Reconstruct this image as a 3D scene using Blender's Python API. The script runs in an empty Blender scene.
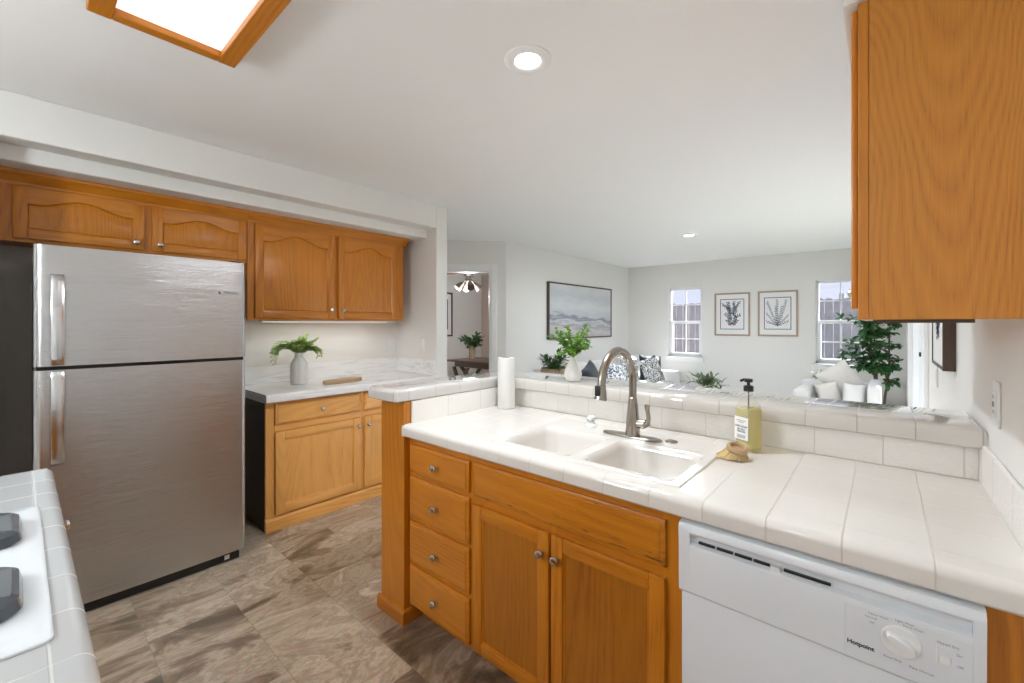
import bpy, bmesh, math, random
from mathutils import Vector, Matrix

# ------------------------------------------------------------------ camera, world, light, exposure
S = bpy.context.scene
COL = S.collection
TH = math.radians(40.94)
cam_d = bpy.data.cameras.new('camera')
cam = bpy.data.objects.new('camera', cam_d)
COL.objects.link(cam)
cam.location = (0, 0, 1.375)
cam.rotation_euler = (math.radians(90), 0, TH)
cam_d.sensor_width = 36.0
cam_d.lens = 428.0 * 36.0 / 1024.0
cam_d.shift_y = -17.5 / 1024.0
cam_d.clip_start = 0.01
S.camera = cam

S.view_settings.view_transform = 'Standard'
S.view_settings.look = 'None'
S.view_settings.gamma = 1.0
S.view_settings.use_curve_mapping = False
S.view_settings.exposure = 1.6
S.cycles.use_denoising = True
S.cycles.max_bounces = 10
S.cycles.diffuse_bounces = 6
S.cycles.glossy_bounces = 4
S.cycles.transmission_bounces = 6
S.cycles.transparent_max_bounces = 8
S.cycles.sample_clamp_indirect = 40.0
S.cycles.caustics_reflective = False
S.cycles.caustics_refractive = False

W = bpy.data.worlds.new('sky')
S.world = W
W.use_nodes = True
wn = W.node_tree.nodes
wn['Background'].inputs['Color'].default_value = (0.80, 0.83, 1.0, 1)
wn['Background'].inputs['Strength'].default_value = 0.36

def add_light(name, kind, loc, energy, color=(1, 1, 1), rot=(0, 0, 0), **kw):
    d = bpy.data.lights.new(name, kind)
    d.energy = energy
    d.color = color
    for k, v in kw.items():
        setattr(d, k, v)
    o = bpy.data.objects.new(name, d)
    o.location = loc
    o.rotation_euler = rot
    COL.objects.link(o)
    return o

# sun through the patio door
sun_dir = Vector((-0.36, -0.66, -0.66)).normalized()
sun = add_light('sun', 'SUN', (6, 8, 8), 18.5, (0.95, 0.97, 1.0), angle=math.radians(1.0))
sun.rotation_euler = sun_dir.to_track_quat('-Z', 'Y').to_euler()

# ------------------------------------------------------------------ helpers
rnd = random.Random(7)
ROOTLOC = {}

class MB:
    """collects shapes (world coordinates) and links them as ONE mesh object"""
    def __init__(self, mat=None):
        self.bm = bmesh.new()
        self.mi = 0
        self.T = mat

    def _merge(self, t, smooth=False):
        vm = {}
        for v in t.verts:
            co = self.T @ v.co if self.T else v.co
            vm[v.index] = self.bm.verts.new(co)
        for f in t.faces:
            try:
                nf = self.bm.faces.new([vm[v.index] for v in f.verts])
                nf.material_index = self.mi
            except ValueError:
                pass
        t.free()

    def box(self, x0, x1, y0, y1, z0, z1, bev=0.0, seg=2):
        t = bmesh.new()
        x0, x1 = min(x0, x1), max(x0, x1)
        y0, y1 = min(y0, y1), max(y0, y1)
        z0, z1 = min(z0, z1), max(z0, z1)
        vs = [t.verts.new(p) for p in ((x0,y0,z0),(x1,y0,z0),(x1,y1,z0),(x0,y1,z0),(x0,y0,z1),(x1,y0,z1),(x1,y1,z1),(x0,y1,z1))]
        for q in ((0,3,2,1),(4,5,6,7),(0,1,5,4),(1,2,6,5),(2,3,7,6),(3,0,4,7)):
            t.faces.new([vs[i] for i in q])
        if bev > 0:
            bev = min(bev, 0.49 * min(x1-x0, y1-y0, z1-z0))
            bmesh.ops.bevel(t, geom=t.edges[:], offset=bev, segments=seg, profile=0.5, affect='EDGES')
        t.verts.index_update()
        self._merge(t)
        return self

    def prism(self, pts, axis, a0, a1):
        """pts 2D polygon; axis 'x': (y,z), 'y': (x,z), 'z': (x,y)"""
        def P(p, a):
            return {'x': (a, p[0], p[1]), 'y': (p[0], a, p[1]), 'z': (p[0], p[1], a)}[axis]
        t = bmesh.new()
        A = [t.verts.new(P(p, a0)) for p in pts]
        B = [t.verts.new(P(p, a1)) for p in pts]
        n = len(pts)
        t.faces.new(A); t.faces.new(B[::-1])
        for i in range(n):
            t.faces.new((A[i], B[i], B[(i+1) % n], A[(i+1) % n]))
        bmesh.ops.recalc_face_normals(t, faces=t.faces[:])
        t.verts.index_update()
        self._merge(t)
        return self

    def loft(self, loops, cap0=True, cap1=True, closed=True):
        t = bmesh.new()
        L = [[t.verts.new(p) for p in lp] for lp in loops]
        n = len(loops[0])
        for a, b in zip(L, L[1:]):
            for i in range(n if closed else n - 1):
                j = (i + 1) % n
                try:
                    t.faces.new((a[i], a[j], b[j], b[i]))
                except ValueError:
                    pass
        if cap0: t.faces.new(L[0][::-1])
        if cap1: t.faces.new(L[-1])
        bmesh.ops.remove_doubles(t, verts=t.verts[:], dist=1e-6)
        bmesh.ops.recalc_face_normals(t, faces=t.faces[:])
        t.verts.index_update()
        self._merge(t)
        return self

    def lathe(self, prof, c, n=28, axis='z', cap0=True, cap1=True):
        """prof: (radius, offset along axis)"""
        loops = []
        for r, h in prof:
            lp = []
            for i in range(n):
                a = 2 * math.pi * i / n
                u, v = max(r, 1e-4) * math.cos(a), max(r, 1e-4) * math.sin(a)
                lp.append({'z': (c[0]+u, c[1]+v, c[2]+h), 'y': (c[0]+u, c[1]+h, c[2]+v), 'x': (c[0]+h, c[1]+u, c[2]+v)}[axis])
            loops.append(lp)
        return self.loft(loops, cap0, cap1)

    def tube(self, pts, rad, n=10, caps=True):
        pts = [Vector(p) for p in pts]
        if not isinstance(rad, (list, tuple)):
            rad = [rad] * len(pts)
        loops = []
        d = (pts[1] - pts[0]).normalized()
        up = Vector((0, 0, 1)) if abs(d.z) < 0.9 else Vector((1, 0, 0))
        a = d.cross(up).normalized()
        for i, p in enumerate(pts):
            if i == 0: d = pts[1] - pts[0]
            elif i == len(pts) - 1: d = pts[-1] - pts[-2]
            else: d = (pts[i+1] - pts[i]).normalized() + (pts[i] - pts[i-1]).normalized()
            d.normalize()
            a = (a - d * a.dot(d)).normalized()
            b = d.cross(a)
            loops.append([p + (a * math.cos(2*math.pi*k/n) + b * math.sin(2*math.pi*k/n)) * rad[i] for k in range(n)])
        return self.loft(loops, caps, caps)

    def face(self, pts):
        vs = [self.bm.verts.new(self.T @ Vector(p) if self.T else p) for p in pts]
        f = self.bm.faces.new(vs)
        f.material_index = self.mi
        return self

    def leaf(self, p, d, up, L, w, curl=0.15):
        """a leaf: midrib with four side points, slightly folded"""
        p, d = Vector(p), Vector(d).normalized()
        s = d.cross(Vector(up))
        if s.length < 1e-4: s = d.cross(Vector((1, 0, 0.1)))
        s.normalize()
        n = s.cross(d).normalized()
        m1, m2, tip = p + d*L*0.33 + n*L*curl*0.4, p + d*L*0.7 + n*L*curl*0.35, p + d*L - n*L*curl*0.3
        def V(q): return self.bm.verts.new(q)
        vb, v1, v2, vt = V(p), V(m1), V(m2), V(tip)
        for sg in (1, -1):
            a, b = V(m1 + s*w*0.5*sg + n*w*0.15), V(m2 + s*w*0.42*sg + n*w*0.12)
            for q in ((vb, v1, a), (v1, v2, b, a), (v2, vt, b)):
                f = self.bm.faces.new(q if sg > 0 else q[::-1])
                f.material_index = self.mi
        return self

    def build(self, name, mat, parent=None, base=None, smooth=35):
        bm = self.bm
        loc = ROOTLOC.get(parent.name, Vector((0, 0, 0))) if parent else Vector(base or (0, 0, 0))
        for v in bm.verts:
            v.co -= loc
        me = bpy.data.meshes.new(name)
        bm.to_mesh(me); bm.free()
        mats = mat if isinstance(mat, (list, tuple)) else [mat]
        for m in mats:
            me.materials.append(m)
        if smooth:
            for p in me.polygons: p.use_smooth = True
            me.set_sharp_from_angle(angle=math.radians(smooth))
        o = bpy.data.objects.new(name, me)
        COL.objects.link(o)
        ROOTLOC[o.name] = loc.copy()
        if parent:
            o.parent = parent
        else:
            o.location = loc
        return o

def props(o, label=None, cat=None, group=None, kind=None):
    if label: o['label'] = label
    if cat: o['category'] = cat
    if group: o['group'] = group
    if kind: o['kind'] = kind
    return o

def thing(name, label, cat, loc, group=None):
    o = bpy.data.objects.new(name, None)
    o.empty_display_size = 0.1
    o.location = loc
    COL.objects.link(o)
    ROOTLOC[o.name] = Vector(loc)
    return props(o, label, cat, group)

def struct(name, mb, mat, smooth=0):
    return props(mb.build(name, mat, smooth=smooth), kind='structure')

def text(name, body, size, M, mat, parent, extrude=0.0004, align='CENTER', bold=0.0):
    """lettering as a mesh; M maps text plane (x right, y up, z out) to the world"""
    cu = bpy.data.curves.new(name, 'FONT')
    cu.body = body; cu.size = size; cu.extrude = extrude
    cu.offset = bold; cu.align_x = align; cu.align_y = 'CENTER'
    tmp = bpy.data.objects.new(name + '_tmp', cu)
    COL.objects.link(tmp)
    bpy.context.view_layer.update()
    me = bpy.data.meshes.new_from_object(tmp.evaluated_get(bpy.context.evaluated_depsgraph_get()))
    bpy.data.objects.remove(tmp)
    bpy.data.curves.remove(cu)
    me.name = name
    loc = ROOTLOC[parent.name]
    me.transform(Matrix.Translation(-loc) @ M)
    me.materials.clear(); me.materials.append(mat)
    o = bpy.data.objects.new(name, me)
    COL.objects.link(o)
    o.parent = parent
    ROOTLOC[o.name] = loc.copy()
    return o

def frame(o, u, v, n):
    """4x4 mapping local (u,v,n) axes at origin o to the world"""
    u, v, n = Vector(u), Vector(v), Vector(n)
    return Matrix(((u.x, v.x, n.x, o[0]), (u.y, v.y, n.y, o[1]), (u.z, v.z, n.z, o[2]), (0, 0, 0, 1)))

# ------------------------------------------------------------------ materials
def new_mat(name):
    m = bpy.data.materials.new(name)
    m.use_nodes = True
    nt = m.node_tree
    return m, nt.nodes, nt.links, nt.nodes['Principled BSDF']

def plain(name, col, rough=0.5, metal=0.0, bump=0.0, bscale=200.0, var=0.0, vscale=8.0, coat=0.0, trans=0.0, sheen=0.0, spec=0.5):
    m, N, L, b = new_mat(name)
    b.inputs['Base Color'].default_value = (*col, 1)
    b.inputs['Roughness'].default_value = rough
    b.inputs['Metallic'].default_value = metal
    b.inputs['Coat Weight'].default_value = coat
    b.inputs['Specular IOR Level'].default_value = spec
    b.inputs['Sheen Weight'].default_value = sheen
    geo = N.new('ShaderNodeNewGeometry')
    if var > 0:
        no = N.new('ShaderNodeTexNoise'); no.inputs['Scale'].default_value = vscale; no.inputs['Detail'].default_value = 4
        L.new(geo.outputs['Position'], no.inputs['Vector'])
        mx = N.new('ShaderNodeMix'); mx.data_type = 'RGBA'
        mx.inputs['A'].default_value = (*[c * (1 - var) for c in col], 1)
        mx.inputs['B'].default_value = (*[min(1, c * (1 + var)) for c in col], 1)
        L.new(no.outputs['Fac'], mx.inputs['Factor']); L.new(mx.outputs['Result'], b.inputs['Base Color'])
    if bump > 0:
        n2 = N.new('ShaderNodeTexNoise'); n2.inputs['Scale'].default_value = bscale; n2.inputs['Detail'].default_value = 3
        L.new(geo.outputs['Position'], n2.inputs['Vector'])
        bp = N.new('ShaderNodeBump'); bp.inputs['Strength'].default_value = bump; bp.inputs['Distance'].default_value = 0.002
        L.new(n2.outputs['Fac'], bp.inputs['Height']); L.new(bp.outputs['Normal'], b.inputs['Normal'])
    return m

def math_node(N, L, op, a, b=None, c=None):
    n = N.new('ShaderNodeMath'); n.operation = op
    for i, v in enumerate((a, b, c)):
        if v is None: continue
        if isinstance(v, (int, float)): n.inputs[i].default_value = v
        else: L.new(v, n.inputs[i])
    return n.outputs[0]

def ramp(N, L, fac, stops):
    r = N.new('ShaderNodeValToRGB')
    e = r.color_ramp.elements
    while len(e) < len(stops): e.new(0.5)
    for el, (p, c) in zip(e, stops):
        el.position = p; el.color = (*c, 1)
    L.new(fac, r.inputs['Fac'])
    return r.outputs['Color']

def oak(name, axis, tone=1.0, stretch=0.10, lowscale=2.6, figure=0.22, cathedral=None, light=(0.60, 0.215, 0.011), dark=(0.33, 0.085, 0.003), rough=0.36, ring=7.0):
    """varnished oak, grain along the given axis: broad cathedral bands plus fine pores"""
    m, N, L, b = new_mat(name)
    geo = N.new('ShaderNodeNewGeometry')
    mp = N.new('ShaderNodeMapping')
    sc = [1.0, 1.0, 1.0]; sc['xyz'.index(axis)] = stretch
    mp.inputs['Scale'].default_value = sc
    L.new(geo.outputs['Position'], mp.inputs['Vector'])
    low = N.new('ShaderNodeTexNoise'); low.inputs['Scale'].default_value = lowscale; low.inputs['Detail'].default_value = 1.5; low.inputs['Roughness'].default_value = 0.4
    L.new(mp.outputs['Vector'], low.inputs['Vector'])
    bands = math_node(N, L, 'MULTIPLY', low.outputs['Fac'], ring * 6.0)
    if cathedral:      # nested arches of flat-sawn veneer: bands of z - c (x - xc)^2
        xc, cc, per = cathedral
        sp = N.new('ShaderNodeSeparateXYZ'); L.new(geo.outputs['Position'], sp.inputs[0])
        wob = N.new('ShaderNodeTexNoise'); wob.inputs['Scale'].default_value = 5.0; wob.inputs['Detail'].default_value = 2.0
        L.new(mp.outputs['Vector'], wob.inputs['Vector'])
        dx = math_node(N, L, 'ADD', math_node(N, L, 'SUBTRACT', sp.outputs['X'], xc), math_node(N, L, 'MULTIPLY', math_node(N, L, 'SUBTRACT', wob.outputs['Fac'], 0.5), 0.20))
        par = math_node(N, L, 'MULTIPLY', math_node(N, L, 'MULTIPLY', dx, dx), cc)
        bands = math_node(N, L, 'MULTIPLY_ADD', math_node(N, L, 'SUBTRACT', sp.outputs['Z'], par), 1.0 / per, 60.0)
    bands = math_node(N, L, 'FRACT', bands)
    tri = math_node(N, L, 'ABSOLUTE', math_node(N, L, 'SUBTRACT', bands, 0.5))
    tri = math_node(N, L, 'MULTIPLY', tri, 2.0)
    mp2 = N.new('ShaderNodeMapping')
    sc2 = [1.0, 1.0, 1.0]; sc2['xyz'.index(axis)] = 0.035
    mp2.inputs['Scale'].default_value = sc2
    L.new(geo.outputs['Position'], mp2.inputs['Vector'])
    fine = N.new('ShaderNodeTexNoise'); fine.inputs['Scale'].default_value = 260; fine.inputs['Detail'].default_value = 4; fine.inputs['Roughness'].default_value = 0.65
    L.new(mp2.outputs['Vector'], fine.inputs['Vector'])
    f = math_node(N, L, 'MULTIPLY_ADD', tri, figure, math_node(N, L, 'MULTIPLY_ADD', fine.outputs['Fac'], 0.80, 0.0))
    broad = N.new('ShaderNodeTexNoise'); broad.inputs['Scale'].default_value = 3.0; broad.inputs['Detail'].default_value = 1
    L.new(geo.outputs['Position'], broad.inputs['Vector'])
    f = math_node(N, L, 'MULTIPLY_ADD', math_node(N, L, 'SUBTRACT', broad.outputs['Fac'], 0.5), 0.35, f)
    lt = tuple(c * tone for c in light); dk = tuple(c * tone for c in dark)
    mid = tuple((a * 0.62 + c * 0.38) for a, c in zip(lt, dk))
    col = ramp(N, L, f, [(0.18, dk), (0.42, mid), (0.80, lt)])
    L.new(col, b.inputs['Base Color'])
    b.inputs['Roughness'].default_value = rough
    b.inputs['Coat Weight'].default_value = 0.12
    b.inputs['Coat Roughness'].default_value = 0.2
    bp = N.new('ShaderNodeBump'); bp.inputs['Strength'].default_value = 0.12; bp.inputs['Distance'].default_value = 0.001
    L.new(f, bp.inputs['Height']); L.new(bp.outputs['Normal'], b.inputs['Normal'])
    return m

def tiles(name, xo=None, xs=0.1425, yo=None, ys=0.1525, zo=None, zs=0.15, col=(0.73, 0.69, 0.64), grout=(0.60, 0.55, 0.50), w=0.0035, rough=0.10, relief=0.0, rscale=60, bd=0.0015, coat=0.0):
    """glazed tile; joints where a coordinate meets offset + k * size"""
    m, N, L, b = new_mat(name)
    geo = N.new('ShaderNodeNewGeometry')
    sep = N.new('ShaderNodeSeparateXYZ'); L.new(geo.outputs['Position'], sep.inputs[0])
    masks = []
    for ax, o, s in (('X', xo, xs), ('Y', yo, ys), ('Z', zo, zs)):
        if o is None: continue
        t = math_node(N, L, 'DIVIDE', math_node(N, L, 'SUBTRACT', sep.outputs[ax], o), s)
        fr = math_node(N, L, 'FRACT', math_node(N, L, 'ADD', t, 100.5))
        d = math_node(N, L, 'MULTIPLY', math_node(N, L, 'ABSOLUTE', math_node(N, L, 'SUBTRACT', fr, 0.5)), s)
        mr = N.new('ShaderNodeMapRange'); mr.interpolation_type = 'SMOOTHSTEP'
        mr.inputs['From Min'].default_value = w * 0.25; mr.inputs['From Max'].default_value = w * 0.75
        mr.inputs['To Min'].default_value = 1; mr.inputs['To Max'].default_value = 0
        L.new(d, mr.inputs['Value'])
        masks.append(mr.outputs['Result'])
    mask = masks[0]
    for k in masks[1:]:
        mask = math_node(N, L, 'MAXIMUM', mask, k)
    no = N.new('ShaderNodeTexNoise'); no.inputs['Scale'].default_value = 5; no.inputs['Detail'].default_value = 2
    L.new(geo.outputs['Position'], no.inputs['Vector'])
    base = N.new('ShaderNodeMix'); base.data_type = 'RGBA'
    base.inputs['A'].default_value = (*[c * 0.96 for c in col], 1); base.inputs['B'].default_value = (*[min(1, c * 1.04) for c in col], 1)
    L.new(no.outputs['Fac'], base.inputs['Factor'])
    mx = N.new('ShaderNodeMix'); mx.data_type = 'RGBA'
    L.new(base.outputs['Result'], mx.inputs['A']); mx.inputs['B'].default_value = (*grout, 1)
    L.new(mask, mx.inputs['Factor']); L.new(mx.outputs['Result'], b.inputs['Base Color'])
    rr = math_node(N, L, 'MULTIPLY_ADD', mask, 0.6, rough)
    L.new(rr, b.inputs['Roughness'])
    b.inputs['Coat Weight'].default_value = coat; b.inputs['Coat Roughness'].default_value = 0.02
    h = math_node(N, L, 'MULTIPLY', mask, -1.0)
    if relief > 0:
        n2 = N.new('ShaderNodeTexNoise'); n2.inputs['Scale'].default_value = rscale; n2.inputs['Detail'].default_value = 2; n2.inputs['Distortion'].default_value = 1.5
        L.new(geo.outputs['Position'], n2.inputs['Vector'])
        h = math_node(N, L, 'MULTIPLY_ADD', n2.outputs['Fac'], relief, h)
    bp = N.new('ShaderNodeBump'); bp.inputs['Strength'].default_value = 0.55; bp.inputs['Distance'].default_value = bd
    L.new(h, bp.inputs['Height']); L.new(bp.outputs['Normal'], b.inputs['Normal'])
    return m

def floor_mat():
    m, N, L, b = new_mat('stone_vinyl_floor')
    geo = N.new('ShaderNodeNewGeometry')
    sep = N.new('ShaderNodeSeparateXYZ'); L.new(geo.outputs['Position'], sep.inputs[0])
    row = math_node(N, L, 'FLOOR', math_node(N, L, 'DIVIDE', math_node(N, L, 'SUBTRACT', sep.outputs['Y'], 0.365 - 3.33), 0.333))
    off = math_node(N, L, 'MULTIPLY', row, 0.26)
    cx = math_node(N, L, 'DIVIDE', math_node(N, L, 'ADD', math_node(N, L, 'ADD', sep.outputs['X'], 9.1), off), 0.62)
    colm = math_node(N, L, 'FLOOR', cx)
    idc = N.new('ShaderNodeCombineXYZ'); L.new(row, idc.inputs[0]); L.new(colm, idc.inputs[1])
    wn_ = N.new('ShaderNodeTexWhiteNoise'); wn_.noise_dimensions = '3D'; L.new(idc.outputs[0], wn_.inputs['Vector'])
    # per-tile shifted and rotated stone figure
    sc = N.new('ShaderNodeVectorMath'); sc.operation = 'MULTIPLY_ADD'
    L.new(wn_.outputs['Color'], sc.inputs[0]); sc.inputs[1].default_value = (7, 9, 5); L.new(geo.outputs['Position'], sc.inputs[2])
    mp = N.new('ShaderNodeMapping'); mp.inputs['Rotation'].default_value = (0, 0, math.radians(-14)); mp.inputs['Scale'].default_value = (1.9, 0.9, 1)
    L.new(sc.outputs[0], mp.inputs['Vector'])
    n1 = N.new('ShaderNodeTexNoise'); n1.inputs['Scale'].default_value = 2.6; n1.inputs['Detail'].default_value = 8; n1.inputs['Roughness'].default_value = 0.66; n1.inputs['Distortion'].default_value = 0.7
    L.new(mp.outputs['Vector'], n1.inputs['Vector'])
    f = math_node(N, L, 'MULTIPLY_ADD', math_node(N, L, 'SUBTRACT', wn_.outputs['Value'], 0.5), 0.16, n1.outputs['Fac'])
    col = ramp(N, L, f, [(0.31, (0.12, 0.076, 0.042)), (0.41, (0.27, 0.185, 0.11)), (0.47, (0.47, 0.365, 0.26)), (0.52, (0.33, 0.235, 0.148)), (0.57, (0.52, 0.42, 0.31)), (0.62, (0.40, 0.30, 0.20)), (0.68, (0.68, 0.59, 0.47))])
    n3 = N.new('ShaderNodeTexNoise'); n3.inputs['Scale'].default_value = 40; n3.inputs['Detail'].default_value = 4
    L.new(mp.outputs['Vector'], n3.inputs['Vector'])
    mx = N.new('ShaderNodeMix'); mx.data_type = 'RGBA'; mx.blend_type = 'OVERLAY'; mx.inputs['Factor'].default_value = 0.35
    L.new(col, mx.inputs['A']); L.new(n3.outputs['Color'], mx.inputs['B'])
    hs = N.new('ShaderNodeHueSaturation'); hs.inputs['Saturation'].default_value = 0.9
    L.new(mx.outputs['Result'], hs.inputs['Color'])
    # thin seams
    fy = math_node(N, L, 'FRACT', math_node(N, L, 'DIVIDE', math_node(N, L, 'SUBTRACT', sep.outputs['Y'], 0.365 - 3.33), 0.333))
    sy = math_node(N, L, 'LESS_THAN', fy, 0.008)
    sx = math_node(N, L, 'LESS_THAN', math_node(N, L, 'FRACT', cx), 0.005)
    seam = math_node(N, L, 'MAXIMUM', sx, sy)
    m2 = N.new('ShaderNodeMix'); m2.data_type = 'RGBA'
    L.new(hs.outputs['Color'], m2.inputs['A']); m2.inputs['B'].default_value = (0.20, 0.16, 0.12, 1)
    L.new(math_node(N, L, 'MULTIPLY', seam, 0.6), m2.inputs['Factor'])
    L.new(m2.outputs['Result'], b.inputs['Base Color'])
    b.inputs['Roughness'].default_value = 0.33
    bp = N.new('ShaderNodeBump'); bp.inputs['Strength'].default_value = 0.15; bp.inputs['Distance'].default_value = 0.002
    L.new(n1.outputs['Fac'], bp.inputs['Height']); L.new(bp.outputs['Normal'], b.inputs['Normal'])
    return m

def steel(name, col=(0.55, 0.535, 0.52), rough=0.26, axis='z', streak=1.0, brushed=False):
    m, N, L, b = new_mat(name)
    b.inputs['Base Color'].default_value = (*col, 1)
    b.inputs['Metallic'].default_value = 1.0
    geo = N.new('ShaderNodeNewGeometry')
    mp = N.new('ShaderNodeMapping')
    sc = [400.0, 400.0, 400.0]; sc['xyz'.index(axis)] = 3.0
    mp.inputs['Scale'].default_value = sc
    L.new(geo.outputs['Position'], mp.inputs['Vector'])
    no = N.new('ShaderNodeTexNoise'); no.inputs['Scale'].default_value = 1.0; no.inputs['Detail'].default_value = 2
    L.new(mp.outputs['Vector'], no.inputs['Vector'])
    L.new(math_node(N, L, 'MULTIPLY_ADD', no.outputs['Fac'], 0.10 * streak, rough - 0.05 * streak), b.inputs['Roughness'])
    if brushed:
        m2 = N.new('ShaderNodeMapping'); m2.inputs['Scale'].default_value = (4.0, 4.0, 900.0)
        L.new(geo.outputs['Position'], m2.inputs['Vector'])
        n2 = N.new('ShaderNodeTexNoise'); n2.inputs['Scale'].default_value = 1.0; n2.inputs['Detail'].default_value = 2
        L.new(m2.outputs['Vector'], n2.inputs['Vector'])
        bp = N.new('ShaderNodeBump'); bp.inputs['Strength'].default_value = 0.5; bp.inputs['Distance'].default_value = 0.001
        L.new(n2.outputs['Fac'], bp.inputs['Height']); L.new(bp.outputs['Normal'], b.inputs['Normal'])
    return m

def emit(name, col, strength):
    m, N, L, b = new_mat(name)
    b.inputs['Base Color'].default_value = (*col, 1)
    b.inputs['Emission Color'].default_value = (*col, 1)
    b.inputs['Emission Strength'].default_value = strength
    return m

def pane_glass(name):
    m, N, L, b = new_mat(name)
    tr = N.new('ShaderNodeBsdfTransparent'); tr.inputs['Color'].default_value = (0.95, 0.96, 0.97, 1)
    gl = N.new('ShaderNodeBsdfGlossy'); gl.inputs['Roughness'].default_value = 0.02
    fr = N.new('ShaderNodeLayerWeight'); fr.inputs['Blend'].default_value = 0.5
    mx = N.new('ShaderNodeMixShader')
    L.new(math_node(N, L, 'MULTIPLY_ADD', math_node(N, L, 'POWER', fr.outputs['Facing'], 5.0), 0.7, 0.03), mx.inputs['Fac']); L.new(tr.outputs[0], mx.inputs[1]); L.new(gl.outputs[0], mx.inputs[2])
    L.new(mx.outputs[0], N['Material Output'].inputs['Surface'])
    return m

def clear(name, col, alpha):
    """thin clear plastic or tinted liquid: mostly see-through with a glossy skin"""
    m, N, L, b = new_mat(name)
    tr = N.new('ShaderNodeBsdfTransparent'); tr.inputs['Color'].default_value = (*col, 1)
    b.inputs['Base Color'].default_value = (*col, 1); b.inputs['Roughness'].default_value = 0.05
    mx = N.new('ShaderNodeMixShader'); mx.inputs['Fac'].default_value = alpha
    L.new(tr.outputs[0], mx.inputs[1]); L.new(b.outputs[0], mx.inputs[2])
    L.new(mx.outputs[0], N['Material Output'].inputs['Surface'])
    return m

def leafy(name, dark, light, rough=0.45, scale=25):
    m, N, L, b = new_mat(name)
    geo = N.new('ShaderNodeNewGeometry')
    no = N.new('ShaderNodeTexNoise'); no.inputs['Scale'].default_value = scale; no.inputs['Detail'].default_value = 2
    L.new(geo.outputs['Position'], no.inputs['Vector'])
    L.new(ramp(N, L, no.outputs['Fac'], [(0.32, dark), (0.68, light)]), b.inputs['Base Color'])
    b.inputs['Roughness'].default_value = rough
    b.inputs['Subsurface Weight'].default_value = 0.0
    tl = N.new('ShaderNodeBsdfTranslucent'); tl.inputs['Color'].default_value = (*light, 1)
    mx = N.new('ShaderNodeMixShader'); mx.inputs['Fac'].default_value = 0.25
    L.new(b.outputs[0], mx.inputs[1]); L.new(tl.outputs[0], mx.inputs[2])
    L.new(mx.outputs[0], N['Material Output'].inputs['Surface'])
    return m

M = {}
M['wall'] = plain('wall_paint', (0.77, 0.755, 0.725), 0.85, bump=0.10, bscale=120, spec=0.25)
M['ceil'] = plain('ceiling_paint', (0.84, 0.83, 0.815), 0.9, bump=0.10, bscale=90, spec=0.2)
M['trim'] = plain('white_trim', (0.82, 0.81, 0.80), 0.4)
M['vinylwhite'] = plain('white_vinyl_frame', (0.85, 0.85, 0.86), 0.35)
M['oz'] = oak('oak_upright_grain', 'z')
M['ox'] = oak('oak_crosswise_grain', 'x')
M['oy'] = oak('oak_lengthwise_grain', 'y')
M['oz_lit'] = oak('lit_oak_upright_grain', 'z', light=(0.90, 0.46, 0.13), dark=(0.62, 0.27, 0.055))  # the same oak with brighter lighting painted into its colour
M['oy_lit'] = oak('lit_oak_lengthwise_grain', 'y', light=(0.90, 0.46, 0.13), dark=(0.62, 0.27, 0.055))
M['oz_panel'] = oak('oak_panel_veneer', 'z', tone=0.74, figure=0.18)
M['oak_side'] = plain('dark_brown_side', (0.075, 0.035, 0.016), 0.5, var=0.2, vscale=20)  # flat dark brown, darker than the oak fronts
M['tile_ctr'] = tiles('counter_tile', xo=-0.0665, xs=0.1425, yo=1.2245, ys=0.1515)
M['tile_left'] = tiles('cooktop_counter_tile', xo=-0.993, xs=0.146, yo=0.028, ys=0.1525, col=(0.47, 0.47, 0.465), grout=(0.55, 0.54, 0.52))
M['tile_bar'] = tiles('bar_tile', xo=-0.0655, xs=0.1405, yo=1.84, ys=0.1525, rough=0.03, col=(0.58, 0.545, 0.50), grout=(0.40, 0.355, 0.31), coat=0.7, w=0.0035)
M['tile_ret'] = tiles('bar_return_tile', yo=1.182, ys=0.157, xo=-1.675, xs=0.1525, rough=0.03, col=(0.60, 0.575, 0.545), grout=(0.42, 0.38, 0.34), coat=0.7, w=0.0035)
M['tile_bs'] = tiles('relief_tile', xo=-0.0007, xs=0.1835, w=0.003, relief=0.9, rscale=55, rough=0.3, col=(0.86, 0.83, 0.79), grout=(0.72, 0.68, 0.63), bd=0.004)
M['tile_bs_y'] = tiles('relief_tile_side', yo=1.4097, ys=0.2252, w=0.003, relief=0.9, rscale=55, rough=0.3, col=(0.86, 0.83, 0.79), grout=(0.72, 0.68, 0.63), bd=0.004)
M['floor'] = floor_mat()
M['carpet'] = plain('pale_carpet', (0.56, 0.54, 0.52), 0.95, bump=0.5, bscale=400, var=0.12, vscale=60, spec=0.1)
M['steel'] = steel('brushed_stainless', (0.55, 0.55, 0.555), 0.24, brushed=True)
M['steel_edge'] = steel('satin_door_edge', (0.66, 0.66, 0.67), 0.22)
M['nickel'] = steel('brushed_nickel', (0.36, 0.325, 0.285), 0.25, streak=0.6)
M['knob'] = steel('satin_nickel_knob', (0.62, 0.60, 0.57), 0.20, streak=0.3)
M['badge'] = plain('grey_badge', (0.45, 0.44, 0.43), 0.4)
M['black'] = plain('black_plastic', (0.012, 0.012, 0.012), 0.4)
M['darkgrey'] = plain('charcoal_enamel_side', (0.10, 0.10, 0.10), 0.5)
M['wh_enamel'] = plain('white_enamel', (0.74, 0.765, 0.79), 0.22, coat=0.3)
M['wh_plastic'] = plain('white_plastic', (0.78, 0.78, 0.77), 0.35)
M['grey_print'] = plain('grey_print', (0.28, 0.28, 0.29), 0.6)
M['dark_print'] = plain('dark_print', (0.03, 0.03, 0.035), 0.6)
M['sink'] = plain('white_sink_enamel', (0.74, 0.70, 0.655), 0.18, coat=0.4)
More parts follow.
